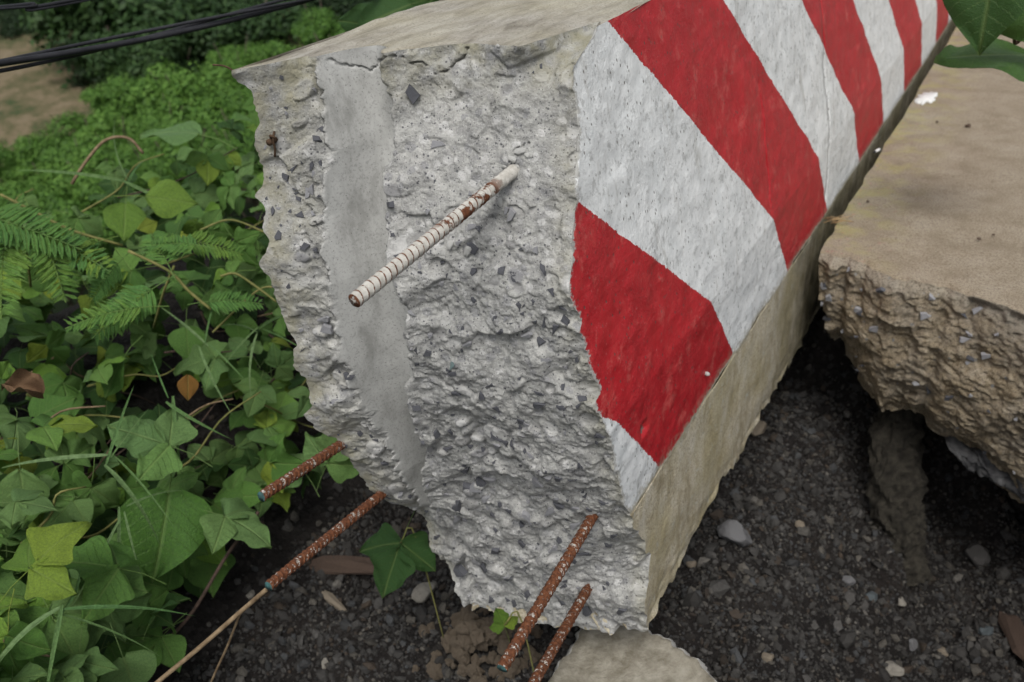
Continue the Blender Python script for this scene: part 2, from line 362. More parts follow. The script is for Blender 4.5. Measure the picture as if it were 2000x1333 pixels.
def m_leaf(name, cols, gloss=.52, trans=.22, spots=True):
    k = NB(name)
    uvn = k.n('ShaderNodeUVMap'); sx = k.n('ShaderNodeSeparateXYZ'); k.l(uvn.outputs[0], sx.inputs[0])
    u, v = sx.outputs[0], sx.outputs[1]
    au = k.math('ABSOLUTE', k.math('SUBTRACT', u, .5))
    oi = k.n('ShaderNodeObjectInfo'); rnd = oi.outputs['Random']
    isl = k.n('ShaderNodeNewGeometry').outputs['Random Per Island']
    c = k.ramp(k.math('FRACT', k.math('ADD', rnd, k.math('MULTIPLY', isl, .35))), *cols)
    vein = k.math('FRACT', k.math('ADD', k.math('MULTIPLY', k.math('SUBTRACT', v, k.math('MULTIPLY', k.math('POWER', au, 1.35), .95)), 6.5), k.math('MULTIPLY', k.noise(25, 2), .5)))
    lat = k.ramp(vein, (.0, 1), (.09, 0)); mid = k.ramp(au, (.0, 1), (.035, 0))
    vv = k.math('MAXIMUM', k.math('MULTIPLY', lat, .6), mid)
    big = k.noise(30, 4, .6)
    c = k.mix(k.ramp(big, (.35, .5), (.65, 0)), c, (.035, .075, .025))
    c = k.mix(k.math('MULTIPLY', vv, .30), c, (.23, .30, .10))
    if spots:
        sp = k.math('MULTIPLY', k.ramp(k.noise(260, 3, .6), (.60, 0), (.66, 1)), k.ramp(k.math('FRACT', k.math('MULTIPLY', rnd, 7.3)), (.35, 0), (.7, .5)))
        c = k.mix(sp, c, (.25, .29, .17))
    nb = k.bump(k.math('SUBTRACT', k.noise(60, 4), k.math('MULTIPLY', vv, .9)), .8, .004)
    k.done(c, gloss, nb); k.b.inputs['Specular IOR Level'].default_value = .26
    tr = k.n('ShaderNodeBsdfTranslucent'); k.l(k.mix(.35, c, (.20, .30, .03)), tr.inputs[0])
    mx = k.n('ShaderNodeMixShader'); mx.inputs[0].default_value = trans
    k.l(k.b.outputs[0], mx.inputs[1]); k.l(tr.outputs[0], mx.inputs[2]); k.l(mx.outputs[0], k.out.inputs[0])
def m_foliage(name, a, b, c):
    k = NB(name)
    g = k.n('ShaderNodeNewGeometry').outputs['Random Per Island']; oi = k.n('ShaderNodeObjectInfo').outputs['Random']
    col = k.ramp(k.math('FRACT', k.math('ADD', k.math('MULTIPLY', g, .75), k.math('MULTIPLY', oi, .25))), (.0, a), (.5, b), (1, c))
    k.done(col, .6)
    tr = k.n('ShaderNodeBsdfTranslucent'); k.l(col, tr.inputs[0]); mx = k.n('ShaderNodeMixShader'); mx.inputs[0].default_value = .25
    k.l(k.b.outputs[0], mx.inputs[1]); k.l(tr.outputs[0], mx.inputs[2]); k.l(mx.outputs[0], k.out.inputs[0])
m_fracture(); m_top(); m_paint(); m_base(); m_road(); m_roadbreak(); m_soil(); m_stone()
m_rebar('white_rebar', True); m_rebar('rusty_rebar', False)
m_plain('chip_dark', (.045, .047, .055), (.13, .132, .145), 120, .7)
m_plain('chip_grey', (.20, .20, .21), (.33, .33, .34), 120, .8)
m_plain('chip_teal', (.09, .15, .15), (.22, .28, .27), 90, .8)
m_plain('crumb', (.36, .36, .34), (.50, .495, .475), 90, .95)
m_plain('teal_mark', (.03, .045, .04), (.05, .15, .15), 160, .8)
m_plain('cable_black', (.010, .010, .012), (.03, .03, .034), 12, .45, .2)
m_plain('dry_stem', (.10, .065, .035), (.27, .20, .12), 60, .9)
m_plain('green_stem', (.10, .12, .03), (.22, .20, .07), 50, .8)
m_plain('dark_twig', (.035, .024, .018), (.09, .06, .045), 70, .9)
m_plain('bark', (.05, .04, .03), (.12, .10, .075), 8, .95)
m_plain('dead_leaf', (.06, .03, .015), (.19, .115, .06), 40, .8)
m_plain('white_splash', (.62, .62, .60), (.75, .75, .73), 60, .7)
m_plain('wire', (.05, .028, .015), (.10, .06, .035), 150, .8)
m_plain('membrane', (.025, .025, .027), (.085, .085, .085), 30, .8, .6, .006)
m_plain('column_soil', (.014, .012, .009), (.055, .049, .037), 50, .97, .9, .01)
m_plain('clod_soil', (.11, .085, .06), (.25, .20, .145), 40, .97, .9, .01)
m_plain('chunk_top', (.17, .15, .112), (.35, .325, .265), 34, .95, .8, .006)
m_plain('chunk_edge', (.42, .41, .38), (.62, .61, .57), 60, .95, .9, .006)
m_plain('paper_white', (.7, .7, .68), (.8, .8, .78), 60, .8)
m_plain('ash_tip', (.02, .02, .02), (.06, .06, .06), 200, .9)
m_plain('straw', (.22, .14, .06), (.42, .31, .17), 60, .85)
G1, G2, G3, G4, GY = (.070, .170, .028), (.110, .235, .042), (.155, .265, .080), (.165, .320, .040), (.27, .34, .035)
m_leaf('vine_leaf', [(0, G1), (.25, G2), (.5, G3), (.7, (.125, .235, .075)), (.93, G4), (.99, GY)])
m_leaf('young_leaf', [(0, (.13, .24, .03)), (.5, (.17, .29, .04)), (1, (.24, .33, .04))], trans=.3, spots=False)
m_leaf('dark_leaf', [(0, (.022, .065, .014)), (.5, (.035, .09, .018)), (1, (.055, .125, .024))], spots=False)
m_leaf('frond_leaf', [(0, (.08, .21, .05)), (.5, (.11, .25, .05)), (1, (.18, .30, .04))], spots=False)
m_leaf('grass_leaf', [(0, (.09, .20, .06)), (.5, (.14, .25, .08)), (1, (.20, .30, .13))], spots=False)
m_leaf('rust_leaf', [(0, (.25, .10, .02)), (1, (.30, .13, .03))], spots=False)
m_foliage('bright_crown', (.030, .08, .012), (.085, .19, .028), (.155, .29, .05))
m_foliage('dark_crown', (.008, .021, .007), (.016, .038, .011), (.03, .06, .018))
m_foliage('mid_crown', (.014, .038, .010), (.028, .066, .016), (.045, .09, .022))

# ------------------------------------------------------------------ ground
def G(x, y):
    x = np.asarray(x, float); y = np.asarray(y, float)
    n1 = fbm(x / .3, y / .3, 0, 3, 3); n2 = fbm(x / .07, y / .07, 0, 5, 3)
    near = -.60 - .26 * sstep(-.5, .05, x) * sstep(1.2, 1.7, y) - .08 * sstep(-.4, .05, x) + .03 * n1 + .013 * n2
    near = near + np.interp(x, [-4.5, -3.4, -2.6, -2.2, -1.7, -1.3, -.8], [-1.6, .15, .42, .34, .08, -.06, 0])
    near = near + .80 * sstep(.22, .80, x + .05 * n1) * sstep(.1, .7, y)  # bank at the right edge, carried up out of view to shade the hollow
    rise = sstep(2.34, 2.8, y + .12 * n1) * sstep(-1.6, -1.0, x)
    near = near + rise * (-.34 - near)
    # ridge of caked soil running down from under the road
    rx = -.205 + (2.35 - y) * .20
    near = near + (.10 * np.exp(-((y - 2.2) / .17) ** 2) + .035 * sstep(1.5, 1.8, y) * sstep(2.6, 2.3, y)) * np.exp(-((x - rx) / .06) ** 2) * (1 + .5 * n2)
    r = np.hypot(x, y)
    fz = np.interp(r, [0, 3.2, 5, 9, 14, 20, 24, 30, 38, 52, 80, 160, 400], [-1.1, -1.35, -2.6, -5.2, -7, -7.6, -7.4, -5.3, -3.2, -1.0, 6, 30, 60]) + .25 * fbm(x / 3.0, y / 3.0, 0, 9, 3) * sstep(4, 12, r)
    side = sstep(-2.6, -4.2, x)
    return near * (1 - side) + fz * side
def axis(a, b, st, lim_lo, lim_hi):
    mid = np.arange(a, b, st); lo, hi, d = [], [], st; p = a
    while p > lim_lo: d *= 1.11; p -= d; lo.append(p)
    d = st; p = mid[-1]
    while p < lim_hi: d *= 1.11; p += d; hi.append(p)
    return np.r_[lo[::-1], mid, hi]
gx_ = axis(-2.1, .55, .011, -300, 200); gy_ = axis(.5, 2.85, .011, -200, 300)
XX, YY = np.meshgrid(gx_, gy_)
ZZ = G(XX, YY)
_r = np.hypot(XX, YY); farA = .5 * sstep(3, 6, _r) + .5 * sstep(24, 26, _r) * sstep(40, 36, _r)
g_ob = mk('ground', np.c_[XX.ravel(), YY.ravel(), ZZ.ravel()], gridfaces(len(gy_), len(gx_)), 'damp_soil', attrs={'far': farA.ravel()})
tag(g_ob, 'dark damp gravelly soil of the washed-out roadside slope', kind='structure')

# ------------------------------------------------------------------ concrete barrier
H, XT, XK, ZK, XB = .76, -.561, -.4814, .205, -.965
def prof(z):                                  # road-side profile of the barrier
    return np.where(z > ZK, XT + (H - z) * (XK - XT) / (H - ZK), np.where(z > -.001, XK, XK + .0015))
ctrl = [(-.965, .896, .758), (-.965, .897, .668), (-.97, .891, .586), (-.965, .861, .493), (-.965, .861, .315), (-.965, .875, .239), (-.965, .898, .141),
        (-.96, .965, -.031), (-.944, 1.08, -.19), (-.93, 1.09, -.286), (-.86, 1.08, -.40), (-.67, 1.10, -.38), (-.481, 1.138, -.33),
        (-.481, 1.109, -.147), (-.481, 1.062, 0), (-.481, 1.012, .15), (-.483, 1.003, .221), (-.496, .993, .306), (-.502, .986, .352), (-.518, .979, .458),
        (-.531, 1.038, .554), (-.545, 1.075, .64), (-.555, 1.117, .721), (-.561, 1.208, .76), (-.573, 1.15, .76), (-.613, 1.105, .76), (-.688, 1.067, .76),
        (-.773, 1.029, .76), (-.818, .994, .76), (-.908, .950, .76),
        (-.70, 1.015, .62), (-.70, .955, .40), (-.70, .985, .12), (-.72, 1.04, -.10), (-.60, 1.03, .02), (-.62, 1.09, -.25)]
ctrl = np.array(ctrl); _cx = ctrl[:, [0, 2]]; _cy = ctrl[:, 1]
_D = np.linalg.norm(_cx[:, None] - _cx[None], axis=2) + np.eye(len(ctrl)) * .02
_A = np.zeros((len(ctrl) + 3,) * 2); _A[:-3, :-3] = _D; _A[:-3, -3] = 1; _A[:-3, -2:] = _cx; _A[-3, :-3] = 1; _A[-2:, :-3] = _cx.T
_W = np.linalg.solve(_A, np.r_[_cy, 0, 0, 0])
def smoothface(x, z):
    x = np.asarray(x, float); z = np.asarray(z, float)
    d = np.sqrt((x[..., None] - _cx[:, 0]) ** 2 + (z[..., None] - _cx[:, 1]) ** 2)
    return d @ _W[:-3] + _W[-3] + _W[-2] * x + _W[-1] * z
def on_face(px, py, f=smoothface):
    y = 1.0
    for _ in range(25):
        p = ony(px, py, y); y = .5 * y + .5 * float(f(np.array([p[0]]), np.array([p[2]]))[0])
    return ony(px, py, y)
gL = np.array([on_face(*p) for p in [(612, 128), (640, 300), (625, 430), (640, 560), (655, 680), (700, 800), (780, 930), (838, 1005)]])
gR = np.array([on_face(*p) for p in [(742, 140), (764, 270), (745, 350), (752, 450), (788, 600), (800, 700), (790, 780), (812, 870), (842, 985)]])
def face_y(x, z, full=False):
    base = smoothface(x, z)
    jz = .006 * fbm(x * 0 + 1.3, z / .026, 0, 31, 4)
    l = np.interp(-z, -gL[:, 2], gL[:, 0]) + jz; r = np.interp(-z, -gR[:, 2], gR[:, 0]) + jz * .8
    t = (x - l) / np.maximum(r - l, .004)
    inside = sstep(-.025, .03, t) * sstep(1.02, .97, t) * sstep(gL[-1, 2] - .01, gL[-1, 2] + .05, z)
    t0 = (x - l + jz) / np.maximum(r - l, .004); dep = .064 * np.clip(1 - ((t0 - .60) / .62) ** 2, 0, 1) * sstep(gL[-1, 2] - .02, .05, z)
    out_ = sstep(.30, 0, np.abs(t - .5) - .5)                       # rim zone
    # strata-like rotation so ridges run down to the left, as a fracture does
    a = .55; u, v = x * math.cos(a) + z * math.sin(a), (-x * math.sin(a) + z * math.cos(a)) * 1.12
    wx = .012 * vn(x / .05, z / .05, 0, 61); wz = .012 * vn(x / .05, z / .05, 5, 62)
    f1, e1 = facet(u + wx, v + wz, .060, 41, 1.0, 18); f2, e2 = facet(u + wx * .6, v + wz * .6, .024, 43, 1.1, 16); f3, _ = facet(u + wx * .3, v + wz * .3, .0105, 47, 1.1, 12)
    f4, _ = facet(u, v, .0052, 49, .9)
    rough = .019 * fbm(u / .15, v / .15, 0, 51, 3) + .0130 * f1 + .0033 * f2 + .0017 * f3 + .0012 * f4 + .0010 * fbm(x / .004, z / .004, 0, 53, 2)
    calm = 1 - .35 * sstep(.30, .70, z)                              # upper part broke cleaner
    lefty = 1 + .2 * sstep(-.80, -.90, x) - .75 * sstep(-.90, -.962, x)
    stn = np.zeros_like(rough); tone = np.zeros_like(rough); rs = np.random.default_rng(77)
    for _ in range(150):
        cx, cz, rr_, el, an_, hh, tn = rs.uniform(-.95, -.49), rs.uniform(-.37, .73), rs.uniform(.006, .017), rs.uniform(.55, 1), rs.uniform(0, 3.14), rs.choice([-1, 1]) * rs.uniform(.0015, .004), rs.uniform(.1, 1)
        dx, dz = x - cx, z - cz; e_ = (dx * math.cos(an_) + dz * math.sin(an_)) ** 2 + ((-dx * math.sin(an_) + dz * math.cos(an_)) / el) ** 2; q_ = e_ / rr_ ** 2
        if not (q_ < 1.2).any(): continue
        mk_ = sstep(1.1, .8, q_); stn = np.maximum(stn, mk_); tone = np.where(mk_ > .3, tn, tone); rough = rough * (1 - .55 * mk_) - hh * np.clip(1 - q_, 0, 1) ** .7
    smoothg = .0004 * fbm(x / .03, z / .06, 0, 55, 2)
    y = base + rough * calm * lefty * (1 - inside) + inside * (dep + smoothg) - .010 * out_ * sstep(1.0, 1.12, t) * sstep(1.5, 1.1, t) * (1 - inside)
    return (y, inside, stn * (1 - inside), tone) if full else y
NZ, NX = 620, 250
tt = np.linspace(0, 1, NZ)[:, None]; uu = np.linspace(0, 1, NX)[None, :]
zL = H + tt * (-.395 - H); zRr = H + tt * (-.335 - H)
xl_tab = np.array([(.76, -.962), (.70, -.966), (.60, -.968), (.575, -.983), (.55, -.964), (.45, -.968), (.30, -.963), (.215, -.964), (.195, -.986), (.165, -.978), (.145, -.962), (-.03, -.962), (-.12, -.95), (-.20, -.944), (-.29, -.925), (-.35, -.89), (-.395, -.85)])
xl = np.interp(-zL, -xl_tab[:, 0], xl_tab[:, 1]) + .006 * fbm(zL / .03, zL * 0, 0, 71, 4)
xr = prof(zRr)
zbot = (zL + (zRr - zL) * uu) + .012 * fbm(uu * 9, uu * 0, 0, 73, 3) * sstep(.96, 1, tt) * (1 - uu ** 8)
Xf = xl + (xr - xl) * uu; Zf = zbot
Yf, Gm, St, To = face_y(Xf, Zf, True)
# thin spalled lip under the top edge
Yf = Yf - .006 * sstep(.735, .755, Zf) * (.5 + .5 * vn(Xf / .05, Zf * 0 + 2, 0, 77)) * sstep(-.56, -.6, Xf)
_q = np.stack([Xf, Yf, Zf], -1) - CAM; _dp = _q @ _fw; _uu = 1000 + F_PX * (_q @ C_R) / _dp; _vv = 666.5 - F_PX * (_q @ C_U) / _dp
for poly in [[(640, 118), (668, 128), (700, 130), (725, 138), (738, 128), (748, 112), (772, 108)], [(785, 115), (800, 124), (822, 122), (835, 128)], [(848, 146), (866, 142), (880, 132), (890, 120), (905, 112), (914, 96)], [(1000, 300), (1012, 292), (1030, 280)], [(600, 400), (612, 420), (618, 450)]]:
    for (ax, ay), (bx, by) in zip(poly[:-1], poly[1:]):
        t_ = np.clip(((_uu - ax) * (bx - ax) + (_vv - ay) * (by - ay)) / ((bx - ax) ** 2 + (by - ay) ** 2), 0, 1)
        dd = np.hypot(_uu - ax - t_ * (bx - ax) + 3 * vn(_uu / 9, _vv / 9, 0, 15), _vv - ay - t_ * (by - ay) + 3 * vn(_uu / 9, _vv / 9, 4, 16)); Yf = Yf + .009 * (dd < 2.1)
dedge = np.minimum(np.minimum(sstep(.10, 0, Xf - XB) * .9, 1), 1); edgeA = np.clip(dedge + .9 * sstep(.10, 0, H - Zf) + .55 * sstep(.05, 0, prof(Zf) - Xf), 0, 1)
BAR = thing('concrete_barrier', 'broken red and white striped concrete road barrier with its snapped end hanging over the gap', 'barrier', (-.72, 1.1, -.36))
face_F = gridfaces(NZ, NX)
FACE = mk('broken_face', np.stack([Xf, Yf, Zf], -1).reshape(-1, 3), face_F, 'broken_concrete', BAR, attrs={'groove': Gm.ravel(), 'edge': edgeA.ravel(), 'stone': St.ravel(), 'tone': To.ravel()})
# y stations behind the break
ys = np.r_[1.30, np.arange(1.315, 1.87, .022), np.arange(1.872, 1.90, .0022), np.arange(1.905, 2.43, .022), 2.4345, 2.4365, 2.4405, 2.4425, np.arange(2.46, 4, .05), np.geomspace(4.1, 16, 26)]
def extrude(edge, kf, name, mat, attr=None, flip=False, ystart=36):
    """edge: (n,3) line on the break; sweeps it back along the barrier"""
    n = len(edge); lead = np.linspace(0, 1, ystart + 1)[:-1]
    Ys = [edge[:, 1] + (ys[0] - edge[:, 1]) * a ** 1.3 for a in lead] + [np.full(n, v) for v in ys]
    Ys = np.array(Ys); k = len(Ys)
    X = np.repeat(edge[None, :, 0], k, 0); Z = np.repeat(edge[None, :, 2], k, 0)
    a = np.minimum(1, np.arange(k) / 6)[:, None]
    X, Ys, Z = kf(X, Ys, Z, a)
    at = attr(X, Ys, Z) if attr else None
    return mk(name, np.stack([X, Ys, Z], -1).reshape(-1, 3), gridfaces(k, n, flip), mat, BAR, attrs=at)
def topf(X, Y, Z, a):
    return X, Y, Z + (a > 0) * (.0035 * fbm(X / .08, Y / .25, 0, 81, 3) + .0015 * vn(X / .012, Y / .03, 0, 83))
extrude(np.stack([Xf[0], Yf[0], Zf[0]], -1), topf, 'top_face', 'weathered_top', flip=False)
right = np.stack([Xf[:, -1], Yf[:, -1], Zf[:, -1]], -1)
i0 = int(np.argmin(np.abs(right[:, 2]))) + 1
def stripe_s(Y, Z):
    return np.where(Z > ZK, Y + 1.2 * Z, Y + 1.2 * ZK - .79 * (ZK - Z) * 0 + .79 * (Z - ZK))
POCK = onx(1258, 838, XK)
def paintf(X, Y, Z, a):
    jn = np.exp(-((Y - 2.4385) / .0022) ** 8) * .014                                  # construction joint
    wv = .0016 * vn(Y * 0 + 3, Z / .06, 0, 87)
    yc = 1.885 + wv * 4
    cr = np.exp(-((Y - yc) / .0035) ** 2) * .006 * sstep(.20, .26, Z) * sstep(.55, .42, Z)
    bul = .0022 * fbm(Y / .10, Z / .10, 0, 89, 3) + .0010 * fbm(Y / .03, Z / .03, 0, 90, 2)
    px_ = onx(1258, 838, XK)                                                           # pock knocked into the foot
    pk = .020 * np.exp(-(((Y - px_[1]) / .009) ** 2 + ((Z - px_[2]) / .012) ** 2) ** 1.5)
    return X + (bul - jn - cr - pk) * (a > 0), Y, Z
extrude(right[:i0], paintf, 'painted_side', 'striped_paint', lambda X, Y, Z: {'stripe': stripe_s(Y, Z).ravel(), 'height': Z.ravel(), 'brk': (Y - Y[:1]).ravel(), 'pock': np.exp(-(((Y - POCK[1]) / .0105) ** 2 + ((Z - POCK[2]) / .0135) ** 2) ** 2).ravel()}, flip=True)
def basef(X, Y, Z, a):
    lo = sstep(-.24, -.335, Z)
    X2 = X + (.0018 * fbm(Y / .08, Z / .08, 0, 91, 3) - .010 * lo * (.5 + .5 * vn(Y / .03, Z / .02, 0, 92))) * a
    return X2, Y, Z + lo * a * np.clip(.018 + .016 * fbm(Y / .045, Y * 0, 0, 93, 4) + .02 * vn(Y / .22, Y * 0, 0, 94), 0, 1)
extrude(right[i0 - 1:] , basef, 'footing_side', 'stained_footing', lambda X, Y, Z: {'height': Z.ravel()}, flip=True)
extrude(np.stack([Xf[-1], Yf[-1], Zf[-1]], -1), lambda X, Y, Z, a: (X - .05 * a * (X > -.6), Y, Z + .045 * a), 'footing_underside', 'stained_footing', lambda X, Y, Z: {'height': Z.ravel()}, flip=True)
extrude(np.stack([Xf[:, 0], Yf[:, 0], Zf[:, 0]], -1), lambda X, Y, Z, a: (X, Y, Z), 'rear_face', 'weathered_top')
# lookup of the finished break: pixel -> vertex
_P = np.stack([Xf, Yf, Zf], -1).reshape(-1, 3); _q = _P - CAM; _dep = _q @ _fw
_u = 1000 + F_PX * (_q @ C_R) / _dep; _v = 666.5 - F_PX * (_q @ C_U) / _dep
_ord = np.argsort(-_dep); _img = np.full((1500 // 3, 2000 // 3 + 1), -1); _ok = (_u[_ord] > 0) & (_u[_ord] < 1999) & (_v[_ord] > 0) & (_v[_ord] < 1499)
_img[(_v[_ord][_ok] / 3).astype(int), (_u[_ord][_ok] / 3).astype(int)] = _ord[_ok]
def hit(px, py):
    a, b = int(py / 3), int(px / 3)
    for r in range(0, 9):
        w_ = _img[max(0, a - r):a + r + 1, max(0, b - r):b + r + 1]; w_ = w_[w_ >= 0]
        if len(w_): return int(w_[np.argmin((_u[w_] - px) ** 2 + (_v[w_] - py) ** 2)])
    return None
def hitp(px, py): return _P[hit(px, py)].copy()
def around(i, rad):
    r, c = divmod(i, NX); k = max(1, int(rad / .0017)); sl = np.s_[max(0, r - k):r + k + 1, max(0, c - k):c + k + 1]; return Xf[sl].ravel(), Yf[sl].ravel(), Zf[sl].ravel()
# ----- aggregate: dark angular stones showing in the break (parts)
ICO_V = np.array([(0, 1, 1.618), (0, -1, 1.618), (0, 1, -1.618), (0, -1, -1.618), (1, 1.618, 0), (-1, 1.618, 0), (1, -1.618, 0), (-1, -1.618, 0), (1.618, 0, 1), (-1.618, 0, 1), (1.618, 0, -1), (-1.618, 0, -1)]) / 1.902
ICO_F = np.array([(0, 1, 8), (0, 8, 4), (0, 4, 5), (0, 5, 9), (0, 9, 1), (1, 6, 8), (8, 6, 10), (8, 10, 4), (4, 10, 2), (4, 2, 5), (5, 2, 11), (5, 11, 9), (9, 11, 7), (9, 7, 1), (1, 7, 6), (3, 6, 7), (3, 10, 6), (3, 2, 10), (3, 11, 2), (3, 7, 11)])
def chip_mesh(nm, mat, seed):
    r = np.random.default_rng(seed); n = r.integers(4, 7); th = np.sort(r.uniform(0, 2 * math.pi, n) * .35 + np.arange(n) * 2 * math.pi / n * .75)
    rad = r.uniform(.55, 1.0, n) ; P = np.c_[np.cos(th) * rad, np.sin(th) * rad * r.uniform(.35, .85)]
    top = np.c_[P[:, 0] * .82, np.full(n, -.16) + r.uniform(-.10, .10, n), P[:, 1] * .82]
    bot = np.c_[P[:, 0], np.full(n, .55), P[:, 1]]
    V = np.vstack([top, bot, [(0, -.2, 0)]]); Fc = []
    for i in range(n):
        j = (i + 1) % n; Fc += [(2 * n, j, i), (i, j, n + j), (i, n + j, n + i)]
    return mesh(nm, V, np.array(Fc), mat, smooth=False)
chipD = [chip_mesh('aggregate_chip', 'chip_dark', 100 + i) for i in range(10)]; chipG = [chip_mesh('aggregate_chip', 'chip_grey', 200 + i) for i in range(6)]
def put_chip(me, i, s, name='aggregate_chip', sink=0.0):
    X, Y, Z = around(i, s * 1.1); A = np.c_[X - X.mean(), Z - Z.mean(), np.ones(len(X))]; gx, gz, y0 = np.linalg.lstsq(A, Y, rcond=None)[0]
    nrm = Vector((float(gx), -1, float(gz))).normalized(); x, z = _P[i][0], _P[i][2]; y = y0 + np.percentile(Y - A @ np.array([gx, gz, y0]), 14)
    o = bpy.data.objects.new(name, me); COL.objects.link(o); o.parent = FACE
    q = Vector((0, -1, 0)).rotation_difference(nrm).to_matrix().to_4x4()
    o.matrix_basis = Matrix.Translation((float(x), float(y) + sink, float(z))) @ q @ Matrix.Rotation(random.uniform(0, 6.28), 4, 'Y') @ Matrix.Diagonal((s, s * .55, s, 1))
    return o
def try_chip(px, py, size_px, me):
    i = hit(px, py)
    if i is None or Gm.ravel()[i] > .3: return
    r, c = divmod(i, NX)
    if c < 5 or c > NX - 7 or r < 12 or r > NZ - 12: return
    put_chip(me, i, size_px / 1750 * np.linalg.norm(_P[i] - CAM) * .74); return True
for (a, b, s) in [(985, 525, 34), (1060, 525, 30), (1062, 630, 22), (1080, 642, 30), (1055, 665, 24), (975, 650, 18), (1053, 790, 34), (1095, 795, 22), (1050, 770, 24), (840, 695, 30), (890, 770, 20), (885, 840, 26), (900, 915, 34), (935, 945, 30), (912, 965, 36), (885, 1000, 40), (1165, 850, 26), (1150, 1000, 22), (1092, 990, 28), (1190, 1045, 32), (910, 1115, 40), (1140, 1080, 26), (1030, 1165, 30), (1205, 1195, 34), (960, 1075, 34), (808, 190, 40), (945, 100, 22), (975, 105, 22), (760, 400, 30), (925, 485, 28), (1015, 820, 28), (940, 775, 20), (970, 860, 30), (1000, 870, 24), (1120, 1085, 20), (850, 850, 22), (800, 790, 46), (820, 855, 24), (700, 850, 20), (690, 730, 20), (560, 560, 18), (600, 480, 22), (575, 330, 22), (615, 268, 22), (640, 330, 18), (590, 420, 22), (545, 460, 20), (560, 350, 20)]:
    try_chip(a, b, s * 1.05, random.choice(chipD))
cnt = 0
while cnt < 240:
    px, py = random.uniform(500, 1270), random.uniform(110, 1190)
    dens = .16 + .84 * max(0, min(1, (py - 380) / 450)); 
    if px < 640: dens = .75
    if random.random() > dens: continue
    s = random.choice([8, 9, 10, 11, 12, 14, 16, 18, 22, 26]); g = random.random() < .35
    cnt += bool(try_chip(px, py, s * (1.3 if g else 1.0), random.choice(chipG if g else chipD)))
teal = put_chip(chip_mesh('aggregate_chip', 'chip_teal', 333), hit(882, 716), .016); tag(teal, 'teal green stone set in the break')
# ----- reinforcing bars
def rebar(p0, p1, r, mat, seed, tealend=False, bend=0.0, ribh=.0019, slant=.6):
    p0, p1 = np.asarray(p0, float), np.asarray(p1, float); L = np.linalg.norm(p1 - p0); n = int(L / .0013); seg = 28
    t = np.linspace(0, 1, n); ax = p0 + (p1 - p0) * t[:, None]; ax[:, 2] -= bend * (t ** 2 - t) * L
    T = (p1 - p0) / L; A = np.cross(T, (0, 0, 1.0)); A /= np.linalg.norm(A); B = np.cross(A, T)
    th = np.arange(seg) * 2 * math.pi / seg; s = (t * L)[:, None]
    ph = ((s + slant * r * np.sin(th)[None] * 1.0) / .0105 + .13 * seed) % 1
    rb = np.exp(-((ph - .5) / .12) ** 2); lg = np.exp(-((np.abs(((th - .6) % math.pi) - math.pi / 2)) / .20) ** 2)[None]
    rr = r + ribh * np.maximum(rb, lg * .8) + .00035 * fbm(s * 200, np.sin(th)[None] * 3 + seed, 0, seed, 2)
    V = ax[:, None] + rr[..., None] * (np.cos(th)[None, :, None] * A + np.sin(th)[None, :, None] * B)
    V = V.reshape(-1, 3)
    i = np.arange(n - 1)[:, None] * seg; j = np.arange(seg)[None]; jn = (j + 1) % seg
    Fq = np.stack([i + j, i + jn, i + seg + jn, i + seg + j], -1).reshape(-1, 4)
    Ft = np.vstack([Fq[:, [0, 1, 2]], Fq[:, [0, 2, 3]]])
    V = np.vstack([V, ax[-1] + T * .0006]); c = len(V) - 1
    cap = np.array([(c, (n - 1) * seg + q, (n - 1) * seg + (q + 1) % seg) for q in range(seg)])
    Fa = np.vstack([Ft, cap]); mi = np.r_[np.zeros(len(Ft)), np.ones(len(cap))]
    al = np.r_[np.repeat(1 - t, seg), 0]
    return mk('rebar', V, Fa, mat, BAR, attrs={'rib': np.r_[rb.ravel(), 0], 'along': al}, mats=[mat, 'teal_mark' if tealend else 'rusty_rebar'], midx=mi)
b = hitp(1003, 333); e_ = onx(692, 588, b[0] - .03)
rb1 = rebar(b + np.array([.004, .05, .006]), e_, .0092, 'white_rebar', 1, ribh=.0007, slant=.35); tag(rb1, 'whitish concrete-coated bar with thin rust rings sticking out of the middle')
rb2 = rebar((-.955, .97, .105), onx(510, 970, -.955), .0078, 'rusty_rebar', 2, True); tag(rb2, 'rusty bar at the lower left behind the broken edge')
b = np.array((-.945, 1.02, -.045)); rb3 = rebar(b, onx(524, 1145, -.945), .0078, 'rusty_rebar', 3, True); tag(rb3, 'longer rusty bar at the lower left above the gravel')
b = hitp(1157, 1008); rb4 = rebar(b + np.array([0, .04, .004]), onx(980, 1306, b[0]), .0080, 'rusty_rebar', 4, True); tag(rb4, 'rusty bar at the bottom right with a teal end')
b = hitp(1143, 1150); rb5 = rebar(b + np.array([0, .03, -.002]), onx(1020, 1372, b[0] + .02), .0080, 'rusty_rebar', 5); tag(rb5, 'rusty bar lowest at the bottom edge')
# small tie wire at the top corner and rusty stub in the face
V, Fq = tube(spline([far(415, 127, 1.345), far(440, 130, 1.345), far(462, 143, 1.345), (-.962, .90, .742)], 14), .0013, 6)
mk('tie_wire', V, fixquads(Fq), 'wire', BAR)
p = hitp(533, 272); V1, F1_ = tube(spline([p + (0, .02, 0), p + (.002, -.012, -.002)], 4), .0048, 8)
V2, F2_ = tube(spline([p + (.008, -.002, .012), p + (.010, -.010, .002), p + (.006, -.006, -.012), p + (.002, -.006, -.024)], 8), .0017, 6); V4, F4_ = tube(spline([p + (.001, -.004, .004), p + (.009, -.012, .009), p + (.012, -.005, .003)], 7), .002, 6)
V3, F3_ = merge([(V1, fixquads(F1_)), (V2, fixquads(F2_)), (V4, fixquads(F4_))]); tag(mk('wire_stub', V3, F3_, 'wire', BAR), 'cut rusty wire end near the left edge')
